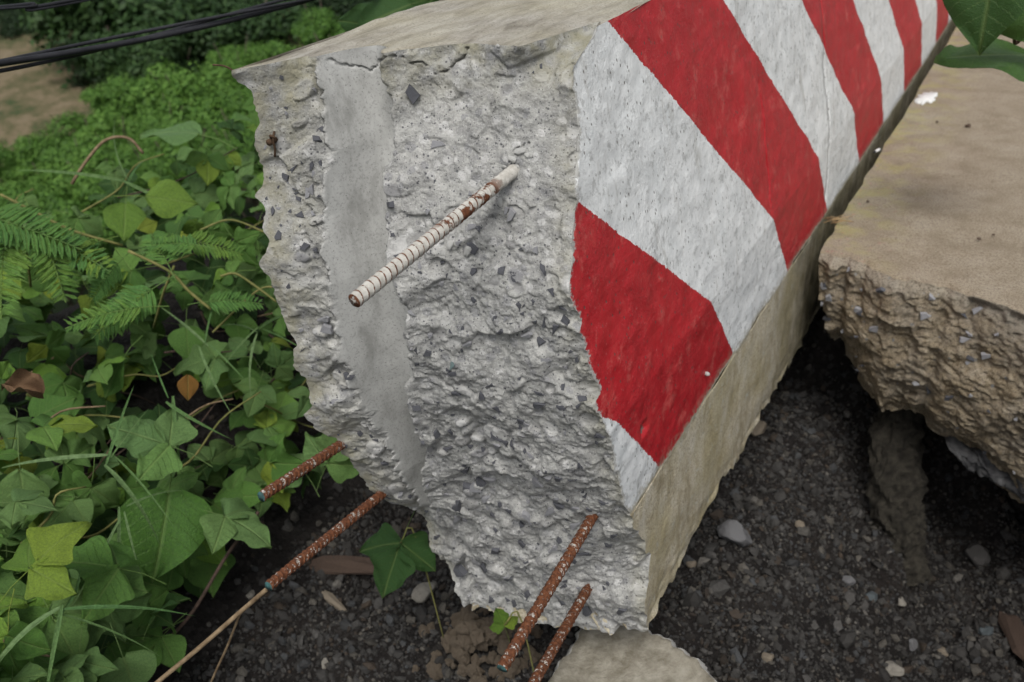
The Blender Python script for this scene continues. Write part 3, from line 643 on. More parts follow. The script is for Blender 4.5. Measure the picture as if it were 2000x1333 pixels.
# crumbs lying along the upper bar and loose flakes below the top edge
def rock(seed, sub=1, rough=.25, mat='crumb', name='crumb', an=(1, .75, .65), cols=None):
    r = np.random.default_rng(seed); V, Fc = ICO_V.copy(), ICO_F.copy()
    for _ in range(sub):
        nv = list(V); cache = {}; nf = []
        def mid(a, b_):
            k = (min(a, b_), max(a, b_))
            if k not in cache: q = (nv[a] + nv[b_]) / 2; nv.append(q / np.linalg.norm(q)); cache[k] = len(nv) - 1
            return cache[k]
        for a, b_, c in Fc:
            x, y, z = mid(a, b_), mid(b_, c), mid(c, a); nf += [(a, x, z), (b_, y, x), (c, z, y), (x, y, z)]
        V, Fc = np.array(nv), np.array(nf)
    for _ in range(7):                                   # random cut planes make it angular
        d = r.normal(size=3); d /= np.linalg.norm(d); h = r.uniform(.55, .85); q = V @ d; V = V - np.maximum(0, q - h)[:, None] * d
    V = V * (1 + rough * .5 * fbm(V[:, 0] * 2 + seed, V[:, 1] * 2, V[:, 2] * 2, seed, 3)[:, None]) * np.array(an)
    at = {'tint': np.tile(cols, (len(V), 1))} if cols is not None else None
    return mesh(name, V, Fc, mat, smooth=False, attrs=at)
crm = [rock(500 + i, 1) for i in range(5)]
for (a, b_, s) in [(1015, 295, 26), (1000, 310, 20), (1030, 305, 14), (960, 350, 13), (950, 360, 12), (975, 395, 18), (985, 325, 12), (1040, 300, 10), (940, 365, 9), (995, 398, 10), (930, 390, 11), (1010, 325, 12), (865, 470, 12), (880, 478, 22), (915, 488, 26), (975, 78, 9)]:
    put_chip(random.choice(crm), hit(a, b_), s / 1750 * 1.3 * .5, 'crumb', -.002)

o = ob('crumb', crm[2], BAR); o.location = onx(1380, 731, XK + .004); o.scale = (.007,) * 3; tag(o, 'pale crumb stuck on the red paint')
# ------------------------------------------------------------------ road slab
fe = np.array([(-.440, 2.204), (-.40, 2.196), (-.363, 2.192), (-.30, 2.15), (-.237, 2.098), (-.18, 2.095), (-.131, 2.100), (-.068, 2.07), (.038, 2.016), (.2, 1.97), (.5, 2.0), (1.0, 1.9), (2.0, 2.1), (6.0, 2.1)])
sx_ = np.r_[np.arange(-.436, .45, .0028), np.geomspace(.46, 6, 60)]
sy_ = np.interp(sx_, fe[:, 0], fe[:, 1]) + .010 * fbm(sx_ / .05, sx_ * 0, 0, 111, 4) * sstep(-.44, -.40, sx_)
ROAD = thing('road', None, None, (0, 2.3, -.25))
tag(ROAD, 'undermined beige concrete road slab with a broken edge beside the barrier', kind='structure')
ky = np.r_[0, .004, .012, .03, np.geomspace(.05, 40, 70)]
XT_ = np.repeat(sx_[None], len(ky), 0); YT_ = sy_[None] + ky[:, None]; ZT_ = .0025 * fbm(XT_ / .12, YT_ / .12, 0, 113, 3) - .004 * sstep(.02, 0, ky)[:, None] * (1 + vn(XT_ / .02, YT_ * 0, 0, 114))
XT_ = XT_ + (.004 * fbm(YT_ / .06, YT_ * 0, 0, 112, 3)) * sstep(-.425, -.436, XT_)
mk('road_surface', np.stack([XT_, YT_, ZT_], -1).reshape(-1, 3), gridfaces(len(ky), len(sx_)), 'road_concrete', ROAD)
botz = np.interp(sx_, [-.44, -.372, -.30, -.233, -.13, -.034, .119, .3, 6], [-.21, -.265, -.355, -.40, -.39, -.44, -.53, -.56, -.5]) + .015 * fbm(sx_ / .05, sx_ * 0, 0, 115, 3)
nt_ = 190; tv = np.linspace(0, 1, nt_)[:, None]
Zb = ZT_[0][None] + tv * (botz[None] - ZT_[0][None]); Xb = np.repeat(XT_[0][None], nt_, 0)
a_ = .25; ub, vb = Xb * math.cos(a_) - Zb * math.sin(a_), (Xb * math.sin(a_) + Zb * math.cos(a_)) * 1.25
wx = .012 * vn(Xb / .04, Zb / .03, 0, 161); wz = .010 * vn(Xb / .05, Zb / .03, 5, 162)
f1, _ = facet(ub + wx * .6, vb + wz * .6, .075, 121, 1.1, 34); f2, _ = facet(ub + wx * .6, vb + wz * .6, .030, 122, 1.1, 26); f3, _ = facet(ub + wx * .5, vb + wz * .5, .013, 123, 1.0, 14)
Yb = sy_[None] - .03 * np.sin(np.clip(tv * 1.15, 0, 1) * math.pi) + .05 * sstep(.78, 1.0, tv) + sstep(0, .05, tv) * (.016 * fbm(ub / .13, vb / .13, 0, 125, 3) + .011 * f1 + .0045 * f2 + .0030 * f3 + .0030 * fbm(Xb / .012, Zb / .008, 0, 126, 2))
Xb2 = Xb + .02 * sstep(-.40, -.436, Xb) * tv + .006 * vn(Zb / .02, Xb / .02, 0, 127) * tv
cream = sstep(.12, .02, tv) * .5 * np.ones_like(Xb)
EDGE = mk('broken_edge', np.stack([Xb2, Yb, Zb], -1).reshape(-1, 3), gridfaces(nt_, len(sx_), True), 'broken_road_edge', ROAD, attrs={'cream': cream.ravel()})
for i in range(70):
    r, c_ = random.randrange(12, nt_ - 20), random.randrange(4, 330); me = random.choice(chipG if i % 3 else chipD)
    o = bpy.data.objects.new('aggregate_chip', me); COL.objects.link(o); o.parent = EDGE; sc = random.uniform(.008, .022)
    o.matrix_basis = Matrix.Translation((float(Xb2[r, c_]), float(Yb[r, c_]) - .004, float(Zb[r, c_]))) @ Matrix.Rotation(random.uniform(0, 6.28), 4, 'Y') @ Matrix.Rotation(random.uniform(-.4, .4), 4, 'X') @ Matrix.Diagonal((sc, sc * .6, sc, 1))
# underside and the face towards the barrier
nu = 40; tv2 = np.linspace(0, 1, nu)[:, None]
Xu = np.repeat(Xb2[-1][None], nu, 0); Yu = Yb[-1][None] + tv2 ** 1.5 * 3; Zu = Zb[-1][None] + .05 * sstep(0, .2, tv2) + .015 * fbm(Xu / .06, Yu / .06, 0, 131, 3) * sstep(0, .05, tv2)
mk('slab_underside', np.stack([Xu, Yu, Zu], -1).reshape(-1, 3), gridfaces(nu, len(sx_), True), 'broken_road_edge', ROAD, attrs={'cream': np.zeros(Xu.size)})
ly = np.r_[Yb[:, 0][:, None] + 0, ]; kl = np.r_[0, .01, .03, .06, .1, np.geomspace(.15, 40, 50)]
Xl = np.repeat(Xb2[:, :1], len(kl), 1); Yl = Yb[:, :1] + kl[None] ; Zl = np.repeat(Zb[:, :1], len(kl), 1)
# keep the top row on the road edge
Yl[0] = YT_[0, 0] + kl; Xl = Xl + .006 * fbm(Yl / .05, Zl / .05, 0, 133, 3) * sstep(0, .08, tv) * sstep(0, .03, kl[None])
mk('slab_side', np.stack([Xl, Yl, Zl], -1).reshape(-1, 3), gridfaces(nt_, len(kl)), 'broken_road_edge', ROAD, attrs={'cream': .35 * np.ones(Xl.size)})

# ------------------------------------------------------------------ rubble
def place(o, p, s=1.0, rot=None):
    o.location = [float(v) for v in p]; o.scale = (s, s, s) if np.isscalar(s) else s
    o.rotation_euler = rot or (random.uniform(0, 6.28), random.uniform(0, 6.28), random.uniform(0, 6.28)); return o
def on_ground(px, py):
    q = ray(px, py); q = q / np.linalg.norm(q); ts = np.linspace(.9, 6, 1500); P = CAM + ts[:, None] * q
    k = np.argmax(P[:, 2] < G(P[:, 0], P[:, 1])); return P[k]
# crumpled membrane hanging out below the slab
u_, v_ = np.meshgrid(np.linspace(0, 1, 60), np.linspace(0, 1, 26))
A0, A1 = ony(1835, 840, 2.12), ony(2080, 915, 2.10); B0, B1 = ony(1880, 905, 2.06), ony(2080, 1010, 2.02)
Pm = (A0 * (1 - u_[..., None]) + A1 * u_[..., None]) * (1 - v_[..., None]) + (B0 * (1 - u_[..., None]) + B1 * u_[..., None]) * v_[..., None]
fm, _ = facet(u_ * .4 + v_ * .08, v_ * .16 - u_ * .1, .06, 151, 1.0)
Pm = Pm + np.stack([.006 * fbm(u_ * 6, v_ * 3, 0, 152, 2), .022 * fm - .03 * np.sin(v_ * math.pi) + .012 * fbm(u_ * 9, v_ * 4, 0, 153, 3), .014 * fbm(u_ * 8, v_ * 2, 3, 154, 3)], -1)
o = mk('torn_membrane', Pm.reshape(-1, 3), gridfaces(26, 60), 'membrane'); tag(o, 'crumpled grey membrane hanging out from under the broken road edge', 'membrane')
md = o.modifiers.new('thick', 'SOLIDIFY'); md.thickness = .004
# flat concrete fragment under the barrier, lying on the rubble
cp = [(1048, 1360), (1098, 1286), (1138, 1222), (1185, 1213), (1250, 1214), (1272, 1236), (1305, 1243), (1325, 1268), (1365, 1290), (1385, 1315), (1430, 1360), (1480, 1450), (1300, 1560), (1080, 1520)]
def plane_hit(px, py):          # gently tilted plane
    q = ray(px, py); n = np.array([-.10, -.16, 1.0]); d = n @ np.array([-.5, 1.15, -.455]); t = (d - n @ CAM) / (n @ q); return CAM + q * t
cp = np.array([plane_hit(*p) for p in cp]); nn = np.array([-.10, -.16, 1.0]); nn /= np.linalg.norm(nn); cc = cp.mean(0); n_ = len(cp); M = 180
th = np.linspace(0, n_, M, endpoint=False); ring = np.array([cp[int(t)] * (1 - t % 1) + cp[(int(t) + 1) % n_] * (t % 1) for t in th])
dirn = ring - cc; dirn /= np.linalg.norm(dirn, axis=1)[:, None]
ring = ring + dirn * (.005 * fbm(ring[:, 0] / .02, ring[:, 1] / .02, 0, 171, 3))[:, None]
V = []; prof_ = [(.0, 0), (.3, 0), (.6, 0), (.85, 0), (.97, -.001), (1.0, -.006), (1.03, -.02), (1.02, -.045), (1.0, -.07), (.6, -.08), (0, -.08)]
for r_, d in prof_:
    q = cc + (ring - cc) * min(r_, 1) + dirn * max(0, r_ - 1) * .3 + nn * d
    a = 1 if d < 0 else .25; q = q + nn * (a * .004 * fbm(q[:, 0] / .03, q[:, 1] / .03, 0, 172, 3))[:, None] + dirn * (.004 * fbm(q[:, 0] / .012, q[:, 2] / .012 + q[:, 1] / .012, 0, 173, 3) * (1 if d < -.003 else 0))[:, None]; V.append(q)
Fq = []; mi = []
for i in range(len(prof_) - 1):
    for j in range(M): Fq.append((i * M + j, (i + 1) * M + j, (i + 1) * M + (j + 1) % M, i * M + (j + 1) % M)); mi.append(0 if i < 4 else 1)
tag(mk('concrete_fragment', np.vstack(V), np.array(Fq), None, mats=['chunk_top', 'chunk_edge'], midx=mi), 'flat beige broken concrete piece lying under the barrier at the bottom edge', 'concrete fragment')

# clods of pale crumbly soil left of the fragment
cl_c = on_ground(930, 1275)
CLOD = thing('soil_mound', 'small heap of crumbly brown soil below the barrier tip', 'soil heap', cl_c - (0, 0, .03))
cm = [rock(600 + i, 2, .6, 'clod_soil', 'clod', (1, .9, .8)) for i in range(4)]
for i in range(190):
    a, r_ = random.uniform(0, 6.28), abs(random.gauss(0, .075)); x, y = cl_c[0] + r_ * math.cos(a), cl_c[1] + r_ * math.sin(a) * 1.1
    hgt = .09 * math.exp(-(r_ / .07) ** 2)
    o = ob('clod', random.choice(cm), CLOD); place(o, (x, y, float(G(x, y)) + hgt * random.uniform(.4, 1)), random.uniform(.005, .022) * (1.6 if i < 18 else 1))

ct_, cb_ = ony(1752, 800, 2.27), on_ground(1768, 1085); cm_ = (ct_ + cb_) / 2 + (-.012, -.01, 0)
cen = spline([ct_ + (0, 0, .06), ct_, cm_, cb_ * .7 + cm_ * .3, cb_ + (0, 0, -.06)], 70); V, Fq = tube(cen, np.interp(np.linspace(0, 1, 70), [0, .25, .55, .85, 1], [.045, .055, .066, .050, .075]), 40, cap=False)
dr = V - np.repeat(cen, 40, 0); dr /= np.linalg.norm(dr, axis=1)[:, None]; th_ = np.tile(np.arange(40) / 40 * 2 * math.pi, 70); fa_, _ = facet(th_ * .05, V[:, 2], .026, 205, 1.0, 14); fb_, _ = facet(th_ * .05, V[:, 2], .011, 206, 1.0, 12)
V = V + dr * (.012 * fbm(V[:, 0] / .04, V[:, 1] / .04, V[:, 2] / .05, 207, 3) + .014 * fa_ + .006 * fb_)[:, None]
tag(mk('soil_column', V, Fq, 'column_soil', smooth=False), 'column of caked grey soil hanging under the road slab in the dark hollow', 'soil column')
# single stones that stand out
def stone_col(k): return [(.30, .28, .24), (.17, .17, .175), (.11, .105, .10), (.24, .20, .15), (.09, .11, .12)][k]
for i, (px, py, s, k, lab) in enumerate([
        (830, 1165, .036, 0, 'pale round stone on the dark gravel left of the barrier tip'), (1437, 1052, .050, 1, 'angular grey rock on the gravel right of the barrier tip'),
        (1905, 1092, .044, 2, 'dark grey rock in the hollow at the right edge'), (1562, 1030, .016, 3, 'oblong tan pebble in the shade under the barrier'),
        (1745, 1315, .028, 0, 'pale stone at the bottom edge below the soil ridge'), (1760, 1180, .016, 0, 'small pale stone on the soil ridge under the road'),
        (1840, 1275, .018, 3, 'tan flat pebble at the lower right'), (1780, 1262, .020, 1, 'grey pebble beside the soil ridge'),
        (1500, 1290, .018, 3, 'tan angular pebble right of the concrete fragment'), (1925, 1235, .020, 4, 'bluish flat pebble near the right bottom corner'),
        (1480, 845, .036, 3, 'reddish brown stone in the shade under the footing'), (635, 1300, .014, 0, 'small pale pebble at the bottom left of the gravel'),
        (490, 1165, .013, 0, 'small white pebble below the leaves'), (650, 1180, .030, 3, 'long tan stone lying left of the barrier tip'),
        (1350, 1105, .016, 3, 'brown pebble beside the hanging footing'), (1655, 1140, .020, 1, 'grey oval stone in the middle of the hollow'),
        (1700, 1170, .020, 4, 'blue grey stone in the middle of the hollow'), (1180, 1222, .014, 0, 'pebble wedged between footing and fragment')]):
    me = rock(700 + i, 2, .22, 'gravel_stone', 'stone', (1, .8, .7) if i not in (13,) else (1.5, .5, .35), stone_col(k))
    p = on_ground(px, py); o = ob('stone', me); place(o, p + (0, 0, s * .35), s, (random.uniform(-.4, .4), random.uniform(-.4, .4), random.uniform(0, 6.28)))
    tag(o, lab, 'stone')
# slabs of dark rotten wood in the soil
for px, py, s, rz, lab in [(680, 1110, .11, .6, 'dark rotten board end sticking out of the gravel'), (1985, 1250, .10, 1.9, 'rusty brown board in the bank at the right edge')]:
    p = on_ground(px, py); V, Fq = tube(np.array([(-1, 0, 0), (-.6, .03, .03), (0, 0, .04), (.7, -.02, .02), (1, .02, 0)]), [.05, .17, .20, .17, .06], 10)
    V = V * np.array([1, 1.5, .55]); V = V + .06 * np.stack([fbm(V[:, 0] * 4, V[:, 1] * 9, V[:, 2] * 9, 181 + q, 3) for q in range(3)], -1)
    o = mk('rotten_board', V, fixquads(Fq), 'dark_twig', smooth=False); place(o, p + (0, 0, .01), s, (.1, .15, rz)); tag(o, lab, 'board')

# gravel: thousands of small angular stones
def scatter_gravel(N, xr_, yr_, smin, smax, pw, seed):
    r = np.random.default_rng(seed)
    x = r.uniform(*xr_, N); y = r.uniform(*yr_, N); z = G(x, y)
    keep = ~((x < -1.5) & (r.random(N) < .6)); x, y, z = x[keep], y[keep], z[keep]; N = len(x)
    s = smin + (smax - smin) * r.random(N) ** pw
    an = np.c_[r.uniform(.8, 1.35, N), r.uniform(.6, 1.0, N), r.uniform(.45, .8, N)] * s[:, None]
    q = r.normal(size=(N, 4)); q /= np.linalg.norm(q, axis=1)[:, None]; W, X, Y, Z = q.T
    R = np.stack([np.stack([1 - 2 * (Y * Y + Z * Z), 2 * (X * Y - Z * W), 2 * (X * Z + Y * W)], -1), np.stack([2 * (X * Y + Z * W), 1 - 2 * (X * X + Z * Z), 2 * (Y * Z - X * W)], -1), np.stack([2 * (X * Z - Y * W), 2 * (Y * Z + X * W), 1 - 2 * (X * X + Y * Y)], -1)], 1)
    base = ICO_V[None] * (1 + r.uniform(-.35, .25, (N, 12, 1))) * an[:, None]
    V = np.einsum('nij,nkj->nki', R, base) + np.stack([x, y, z + s * .25], -1)[:, None]
    Fa = (ICO_F[None] + (np.arange(N) * 12)[:, None, None]).reshape(-1, 3)
    pal = np.array([(.085, .082, .078), (.13, .125, .118), (.06, .057, .054), (.18, .165, .14), (.10, .105, .11), (.24, .225, .20), (.095, .07, .05)])
    c = pal[r.choice(7, N, p=[.25, .2, .22, .12, .1, .04, .07])] * r.uniform(.26, .62, (N, 1))
    return V.reshape(-1, 3), Fa, np.repeat(c, 12, 0)
parts = [scatter_gravel(15000, (-1.95, .55), (.55, 2.65), .0035, .018, 2.5, 21), scatter_gravel(220, (-1.4, .5), (.75, 2.3), .014, .030, 2.0, 23), scatter_gravel(40000, (-1.5, .45), (.7, 2.45), .0022, .0075, 1.4, 22)]
V, Fa = merge([(p[0], p[1]) for p in parts])
tag(mk('gravel', V, Fa, 'gravel_stone', smooth=False, attrs={'tint': np.vstack([p[2] for p in parts])}), 'loose dark grey gravel covering the washed-out slope', 'gravel', kind='stuff')

# ------------------------------------------------------------------ leaves
def leaflet(wl, wr, L, nv=16, nu=4, fold=.15, droop=.3, wave=.055, seed=0, twist=0.0):
    """wl/wr: half widths at nv+1 stations from base to tip; local: base at 0, along +Y, up +Z"""
    r = np.random.default_rng(seed); v = np.linspace(0, 1, nv + 1); V, U = [], []
    for i, t in enumerate(v):
        for j in range(-nu, nu + 1):
            a = j / nu; w = (wr[i] if a > 0 else wl[i]) * abs(a) * (1 if a > 0 else -1)
            x = w; y = t
            if t < .12: y = t - (abs(a) ** 1.5) * .07 * (1 - t / .12)          # heart-shaped base
            z = fold * abs(w) - droop * t * t * .5 - .20 * w * w + wave * math.sin(9 * t + 5 * a + seed) * abs(a)
            V.append((x * math.cos(twist * t) , y, z + x * math.sin(twist * t))); U.append((.5 + w, t))
    V = np.array(V) * L
    return V, gridfaces(nv + 1, 2 * nu + 1), np.array(U)
def shape(kind, n=17, side=0):
    v0 = np.linspace(0, 1, n); v = np.linspace(0, 1, 97) if kind != 'narrow' else v0
    if kind == 'ovate': w = np.interp(v, [0, .06, .18, .32, .5, .68, .84, .94, 1], [0.03, .22, .40, .46, .42, .30, .15, .055, 0])
    if kind == 'heart': w = np.interp(v, [0, .05, .15, .3, .48, .66, .82, .93, 1], [0.10, .36, .50, .53, .47, .34, .18, .06, 0])
    if kind == 'lobed': w = np.interp(v, [0, .06, .16, .28, .38, .47, .55, .64, .78, .92, 1], [0.03, .22, .40, .50, .49, .37, .33, .33, .23, .08, 0])
    if kind == 'narrow': return np.interp(v, [0, .1, .3, .55, .8, 1], [.01, .12, .2, .19, .10, 0])
    f = w.copy(); h_ = np.hanning(11); f[5:-5] = np.convolve(f, h_ / h_.sum(), 'same')[5:-5]
    return np.interp(v0, np.linspace(0, 1, 97), f)
def xf(V, loc=(0, 0, 0), rz=0, rx=0, s=1, ry=0):
    M_ = (Matrix.Rotation(rz, 3, 'Z') @ Matrix.Rotation(rx, 3, 'X') @ Matrix.Rotation(ry, 3, 'Y')); M_ = np.array(M_)
    return (V * s) @ M_.T + np.asarray(loc)
def petiole(L, r=.012):
    V, Fq = tube(np.array([(0, -L, -.25 * L), (0, -L * .5, -.05 * L), (0, 0, 0)]), [r, r * .9, r * .7], 5, cap=False); return V, Fq, np.full((len(V), 2), (.5, .0))
def joinuv(ps):
    V, F, U, n = [], [], [], 0
    for v, f, u in ps: V.append(v); F.append(f + n); U.append(u); n += len(v)
    return np.vstack(V), np.vstack(F), np.vstack(U)
def trifoliate(seed, mat):
    r = np.random.default_rng(seed); k = ['ovate', 'lobed', 'ovate', 'lobed', 'heart'][seed % 5]
    c = leaflet(shape(k), shape(k), 1, seed=seed, droop=r.uniform(.1, .9), fold=r.uniform(-.1, .45), twist=r.uniform(-.5, .5), wave=r.uniform(.03, .11))
    kl = 'lobed' if k == 'lobed' else 'ovate'
    sl = leaflet(shape(kl) * 1.05, shape('ovate') * .8, .92, seed=seed + 1, droop=r.uniform(.15, .9), fold=r.uniform(-.1, .42), wave=r.uniform(.03, .11))
    sr = leaflet(shape('ovate') * .8, shape(kl) * 1.05, .92, seed=seed + 2, droop=r.uniform(.15, .9), fold=r.uniform(-.1, .42), wave=r.uniform(.03, .11))
    ps = [(xf(c[0], (0, .16, 0), r.uniform(-.2, .2), r.uniform(-.15, .15)), c[1], c[2]), (xf(sl[0], (-.03, 0, 0), 1.25 + r.uniform(-.2, .25), r.uniform(-.35, .1)), sl[1], sl[2]),
          (xf(sr[0], (.03, 0, 0), -1.25 - r.uniform(-.2, .25), r.uniform(-.35, .1)), sr[1], sr[2])]
    pe = petiole(.9); ra = tube(np.array([(0, 0, 0), (0, .16, 0)]), .011, 5, cap=False); ps += [pe, (ra[0], ra[1], np.full((len(ra[0]), 2), (.5, 0)))]
    V, Fq, U = joinuv(ps); return mesh('leaf', V, Fq, mat, uv=U)
def single(seed, mat, kind='heart', pet=.7):
    r = np.random.default_rng(seed + 50)
    c = leaflet(shape(kind), shape(kind), 1, seed=seed, droop=r.uniform(.1, .45), fold=r.uniform(0, .3), twist=r.uniform(-.3, .3)); ps = [c] + ([petiole(pet)] if pet else [])
    V, Fq, U = joinuv(ps); return mesh('leaf', V, Fq, mat, uv=U)
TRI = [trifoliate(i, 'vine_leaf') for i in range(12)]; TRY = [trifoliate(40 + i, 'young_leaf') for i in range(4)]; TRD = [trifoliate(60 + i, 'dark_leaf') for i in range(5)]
SNG = [single(i, 'vine_leaf') for i in range(4)] + [single(i + 9, 'vine_leaf', 'ovate') for i in range(3)]; SNY = [single(20 + i, 'young_leaf', 'ovate') for i in range(3)]
def orient(o, p, nrm, tipdir, s):
    n = Vector([float(v) for v in nrm]).normalized(); y = Vector([float(v) for v in tipdir]); y = (y - n * y.dot(n)).normalized(); x = y.cross(n)
    M_ = Matrix(((x[0], y[0], n[0], 0), (x[1], y[1], n[1], 0), (x[2], y[2], n[2], 0), (0, 0, 0, 1)))
    base = Matrix.Translation([float(v) for v in p]) @ M_ @ Matrix.Scale(s, 4)
    o.matrix_basis = base
VC = np.array([(0, 1333, 1.70), (300, 1300, 1.95), (450, 1050, 2.2), (0, 1100, 1.9), (0, 900, 2.1), (250, 900, 2.2), (450, 800, 2.4), (0, 600, 2.5), (250, 600, 2.5), (500, 600, 2.55), (0, 420, 3.0), (250, 350, 3.1), (470, 240, 3.2), (650, 900, 2.35)])
def vdist(px, py):
    d2 = (VC[:, 0] - px) ** 2 + (VC[:, 1] - py) ** 2 + 400; w_ = 1 / d2 ** 1.5; return float((w_ * VC[:, 2]).sum() / w_.sum())
def top_y(px): return np.interp(px, [-250, 0, 100, 180, 250, 330, 400, 450, 490, 560, 700], [400, 405, 375, 340, 335, 275, 245, 222, 205, 200, 200])
def right_x(py): return np.interp(py, [200, 700, 860, 930, 980, 1030, 1110, 1230, 1333, 1450], [640, 700, 690, 640, 500, 455, 400, 335, 280, 220])
TOCAM = lambda p: (CAM - p) / np.linalg.norm(CAM - p)
VINES = []
for (cx, cy, lab) in [(60, 1250, 'leafy creeper filling the bottom left corner'), (250, 1180, 'creeper trailing onto the gravel at the lower left'), (80, 980, 'broad-leaved creeper at the left edge below the dark hollow'),
                      (330, 980, 'creeper with a large ribbed heart-shaped leaf above the gravel'), (520, 880, 'creeper leaves beside the lower broken corner of the barrier'), (90, 720, 'creeper at the left edge around a curled dead leaf'),
                      (300, 720, 'creeper around the dark hollow in the thicket'), (480, 660, 'creeper leaves touching the left side of the barrier'), (90, 500, 'creeper with feathery fronds at the left edge'),
                      (300, 470, 'creeper in the middle of the thicket'), (450, 370, 'creeper climbing the upper left side of the barrier'), (220, 390, 'top of the creeper thicket against the valley')]:
    p = far(cx, cy, vdist(cx, cy)); base = np.array([p[0], p[1], float(G(p[0], p[1]))])
    VINES.append((cx, cy, thing('creeper', lab, 'creeper', base, 'creepers covering the slope'), p))
def vine_at(px, py): return min(VINES, key=lambda t: (t[0] - px) ** 2 + (t[1] - py) ** 2)[2]
def add_leaf(me, px, py, d, s, tilt=.55, nrm=None, tip=None, parent=None, name='leaf'):
    p = far(px, py, d); par = parent or vine_at(px, py)
    if nrm is None:
        n = .75 * np.array([0, 0, 1]) + .55 * TOCAM(p) + RNG.normal(size=3) * tilt * .75
    else: n = np.asarray(nrm, float)
    t = RNG.normal(size=3) * .8 + C_R * .1 - C_U * .5 if tip is None else np.asarray(tip, float)
    o = bpy.data.objects.new(name, me); COL.objects.link(o); orient(o, p, n, t, s); o.parent = par; o.matrix_parent_inverse = Matrix.Translation(par.location).inverted(); return o
hole = [(380, 780, 70), (330, 720, 40), (250, 800, 60), (590, 700, 45)]
def in_hole(px, py): return any((px - a) ** 2 + (py - b_) ** 2 < r_ * r_ for a, b_, r_ in hole)
# jittered layers of trifoliate leaves
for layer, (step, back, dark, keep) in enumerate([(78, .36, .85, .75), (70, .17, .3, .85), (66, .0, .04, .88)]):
    for gy in np.arange(215, 1480, step):
        for gx in np.arange(-170, 700, step):
            px, py = gx + random.uniform(-.5, .5) * step, gy + random.uniform(-.5, .5) * step
            if py < top_y(px) - (20 if layer == 2 else -8) + random.uniform(0, 20) or px > right_x(py) - (25 if layer == 2 else 0): continue
            if random.random() > keep: continue
            if layer > 0 and in_hole(px, py): continue
            d = vdist(px, py) + back + random.uniform(-.08, .08)
            q = random.random()
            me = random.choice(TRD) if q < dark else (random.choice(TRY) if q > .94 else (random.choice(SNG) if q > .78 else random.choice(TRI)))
            sc = random.uniform(.048, .092) * (1.05 if py > 900 else 1.0)
            if me in SNG: sc *= 1.2
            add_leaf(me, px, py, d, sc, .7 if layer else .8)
# the creeper goes on over the mound, behind the barrier and past the frame
gv = thing('creeper', 'low creeper spreading over the ground behind the barrier', 'creeper', (-1.9, 2.4, float(G(-1.9, 2.4))), 'creepers covering the slope')
for _ in range(230):
    x, y = random.uniform(-3.4, -1.12), random.uniform(-.6, 3.6); inview = -1.45 - .25 * (2 - y) < x and y < 1.5
    if inview or (x > -1.25 and y < 2.2): continue
    p = np.array([x, y, float(G(x, y)) + random.uniform(.06, .26)]); o = bpy.data.objects.new('leaf', random.choice(TRI + TRD)); COL.objects.link(o)
    orient(o, p, np.array([0, 0, 1]) + RNG.normal(size=3) * .35, RNG.normal(size=3), random.uniform(.07, .12)); o.parent = gv; o.matrix_parent_inverse = Matrix.Translation(gv.location).inverted()
# individual leaves recognisable in the photograph
for me, px, py, d, s, n, t in [
        (SNG[0], 330, 965, 2.05, .185, TOCAM(far(330, 965, 2)) + .25 * C_R, -C_U * 1 - .2 * C_R), (TRI[1], 640, 905, 2.25, .10, None, None), (TRI[6], 440, 1010, 2.05, .10, None, C_R - .2 * C_U),
        (SNG[1], 385, 262, 3.0, .17, .8 * C_U + .5 * TOCAM(far(385, 262, 3)), -C_R - .1 * C_U), (SNY[0], 245, 400, 2.7, .12, None, -C_U), (SNY[1], 290, 385, 2.7, .13, None, C_R),
        (TRI[3], 330, 870, 2.0, .11, None, -C_R), (TRI[8], 230, 1110, 1.85, .11, None, None), (TRY[1], 60, 1110, 1.7, .09, None, None), (TRI[1], 420, 700, 2.3, .09, None, None)]:
    add_leaf(me, px, py, d, s, .5, n, t)
# the solitary green seedling leaf under the barrier and a tiny yellowish one
for nm, lab, px, py, d, s, me, tip in [('vine_shoot', 'three-lobed green leaf on a thin runner under the barrier', 782, 1062, 1.93, .098, trifoliate(61, 'dark_leaf'), -.35 * C_R - C_U), ('seedling', 'small yellow green seedling beside the soil heap', 985, 1222, 1.85, .035, trifoliate(41, 'young_leaf'), C_U - .3 * C_R)]:
    p = far(px, py, d); t_ = thing(nm, lab, 'plant', (p[0], p[1], float(G(p[0], p[1]))))
    add_leaf(me, px, py, d, s, 0, TOCAM(p) + .3 * C_U, tip, t_)
    V, Fq = tube(spline([p - .0 * C_U, p + .02 * C_U + .03 * C_R, (p[0] + .03, p[1] + .05, float(G(p[0] + .03, p[1] + .05)))], 8), .0018, 5); mk('stem', V, fixquads(Fq), 'green_stem', t_)
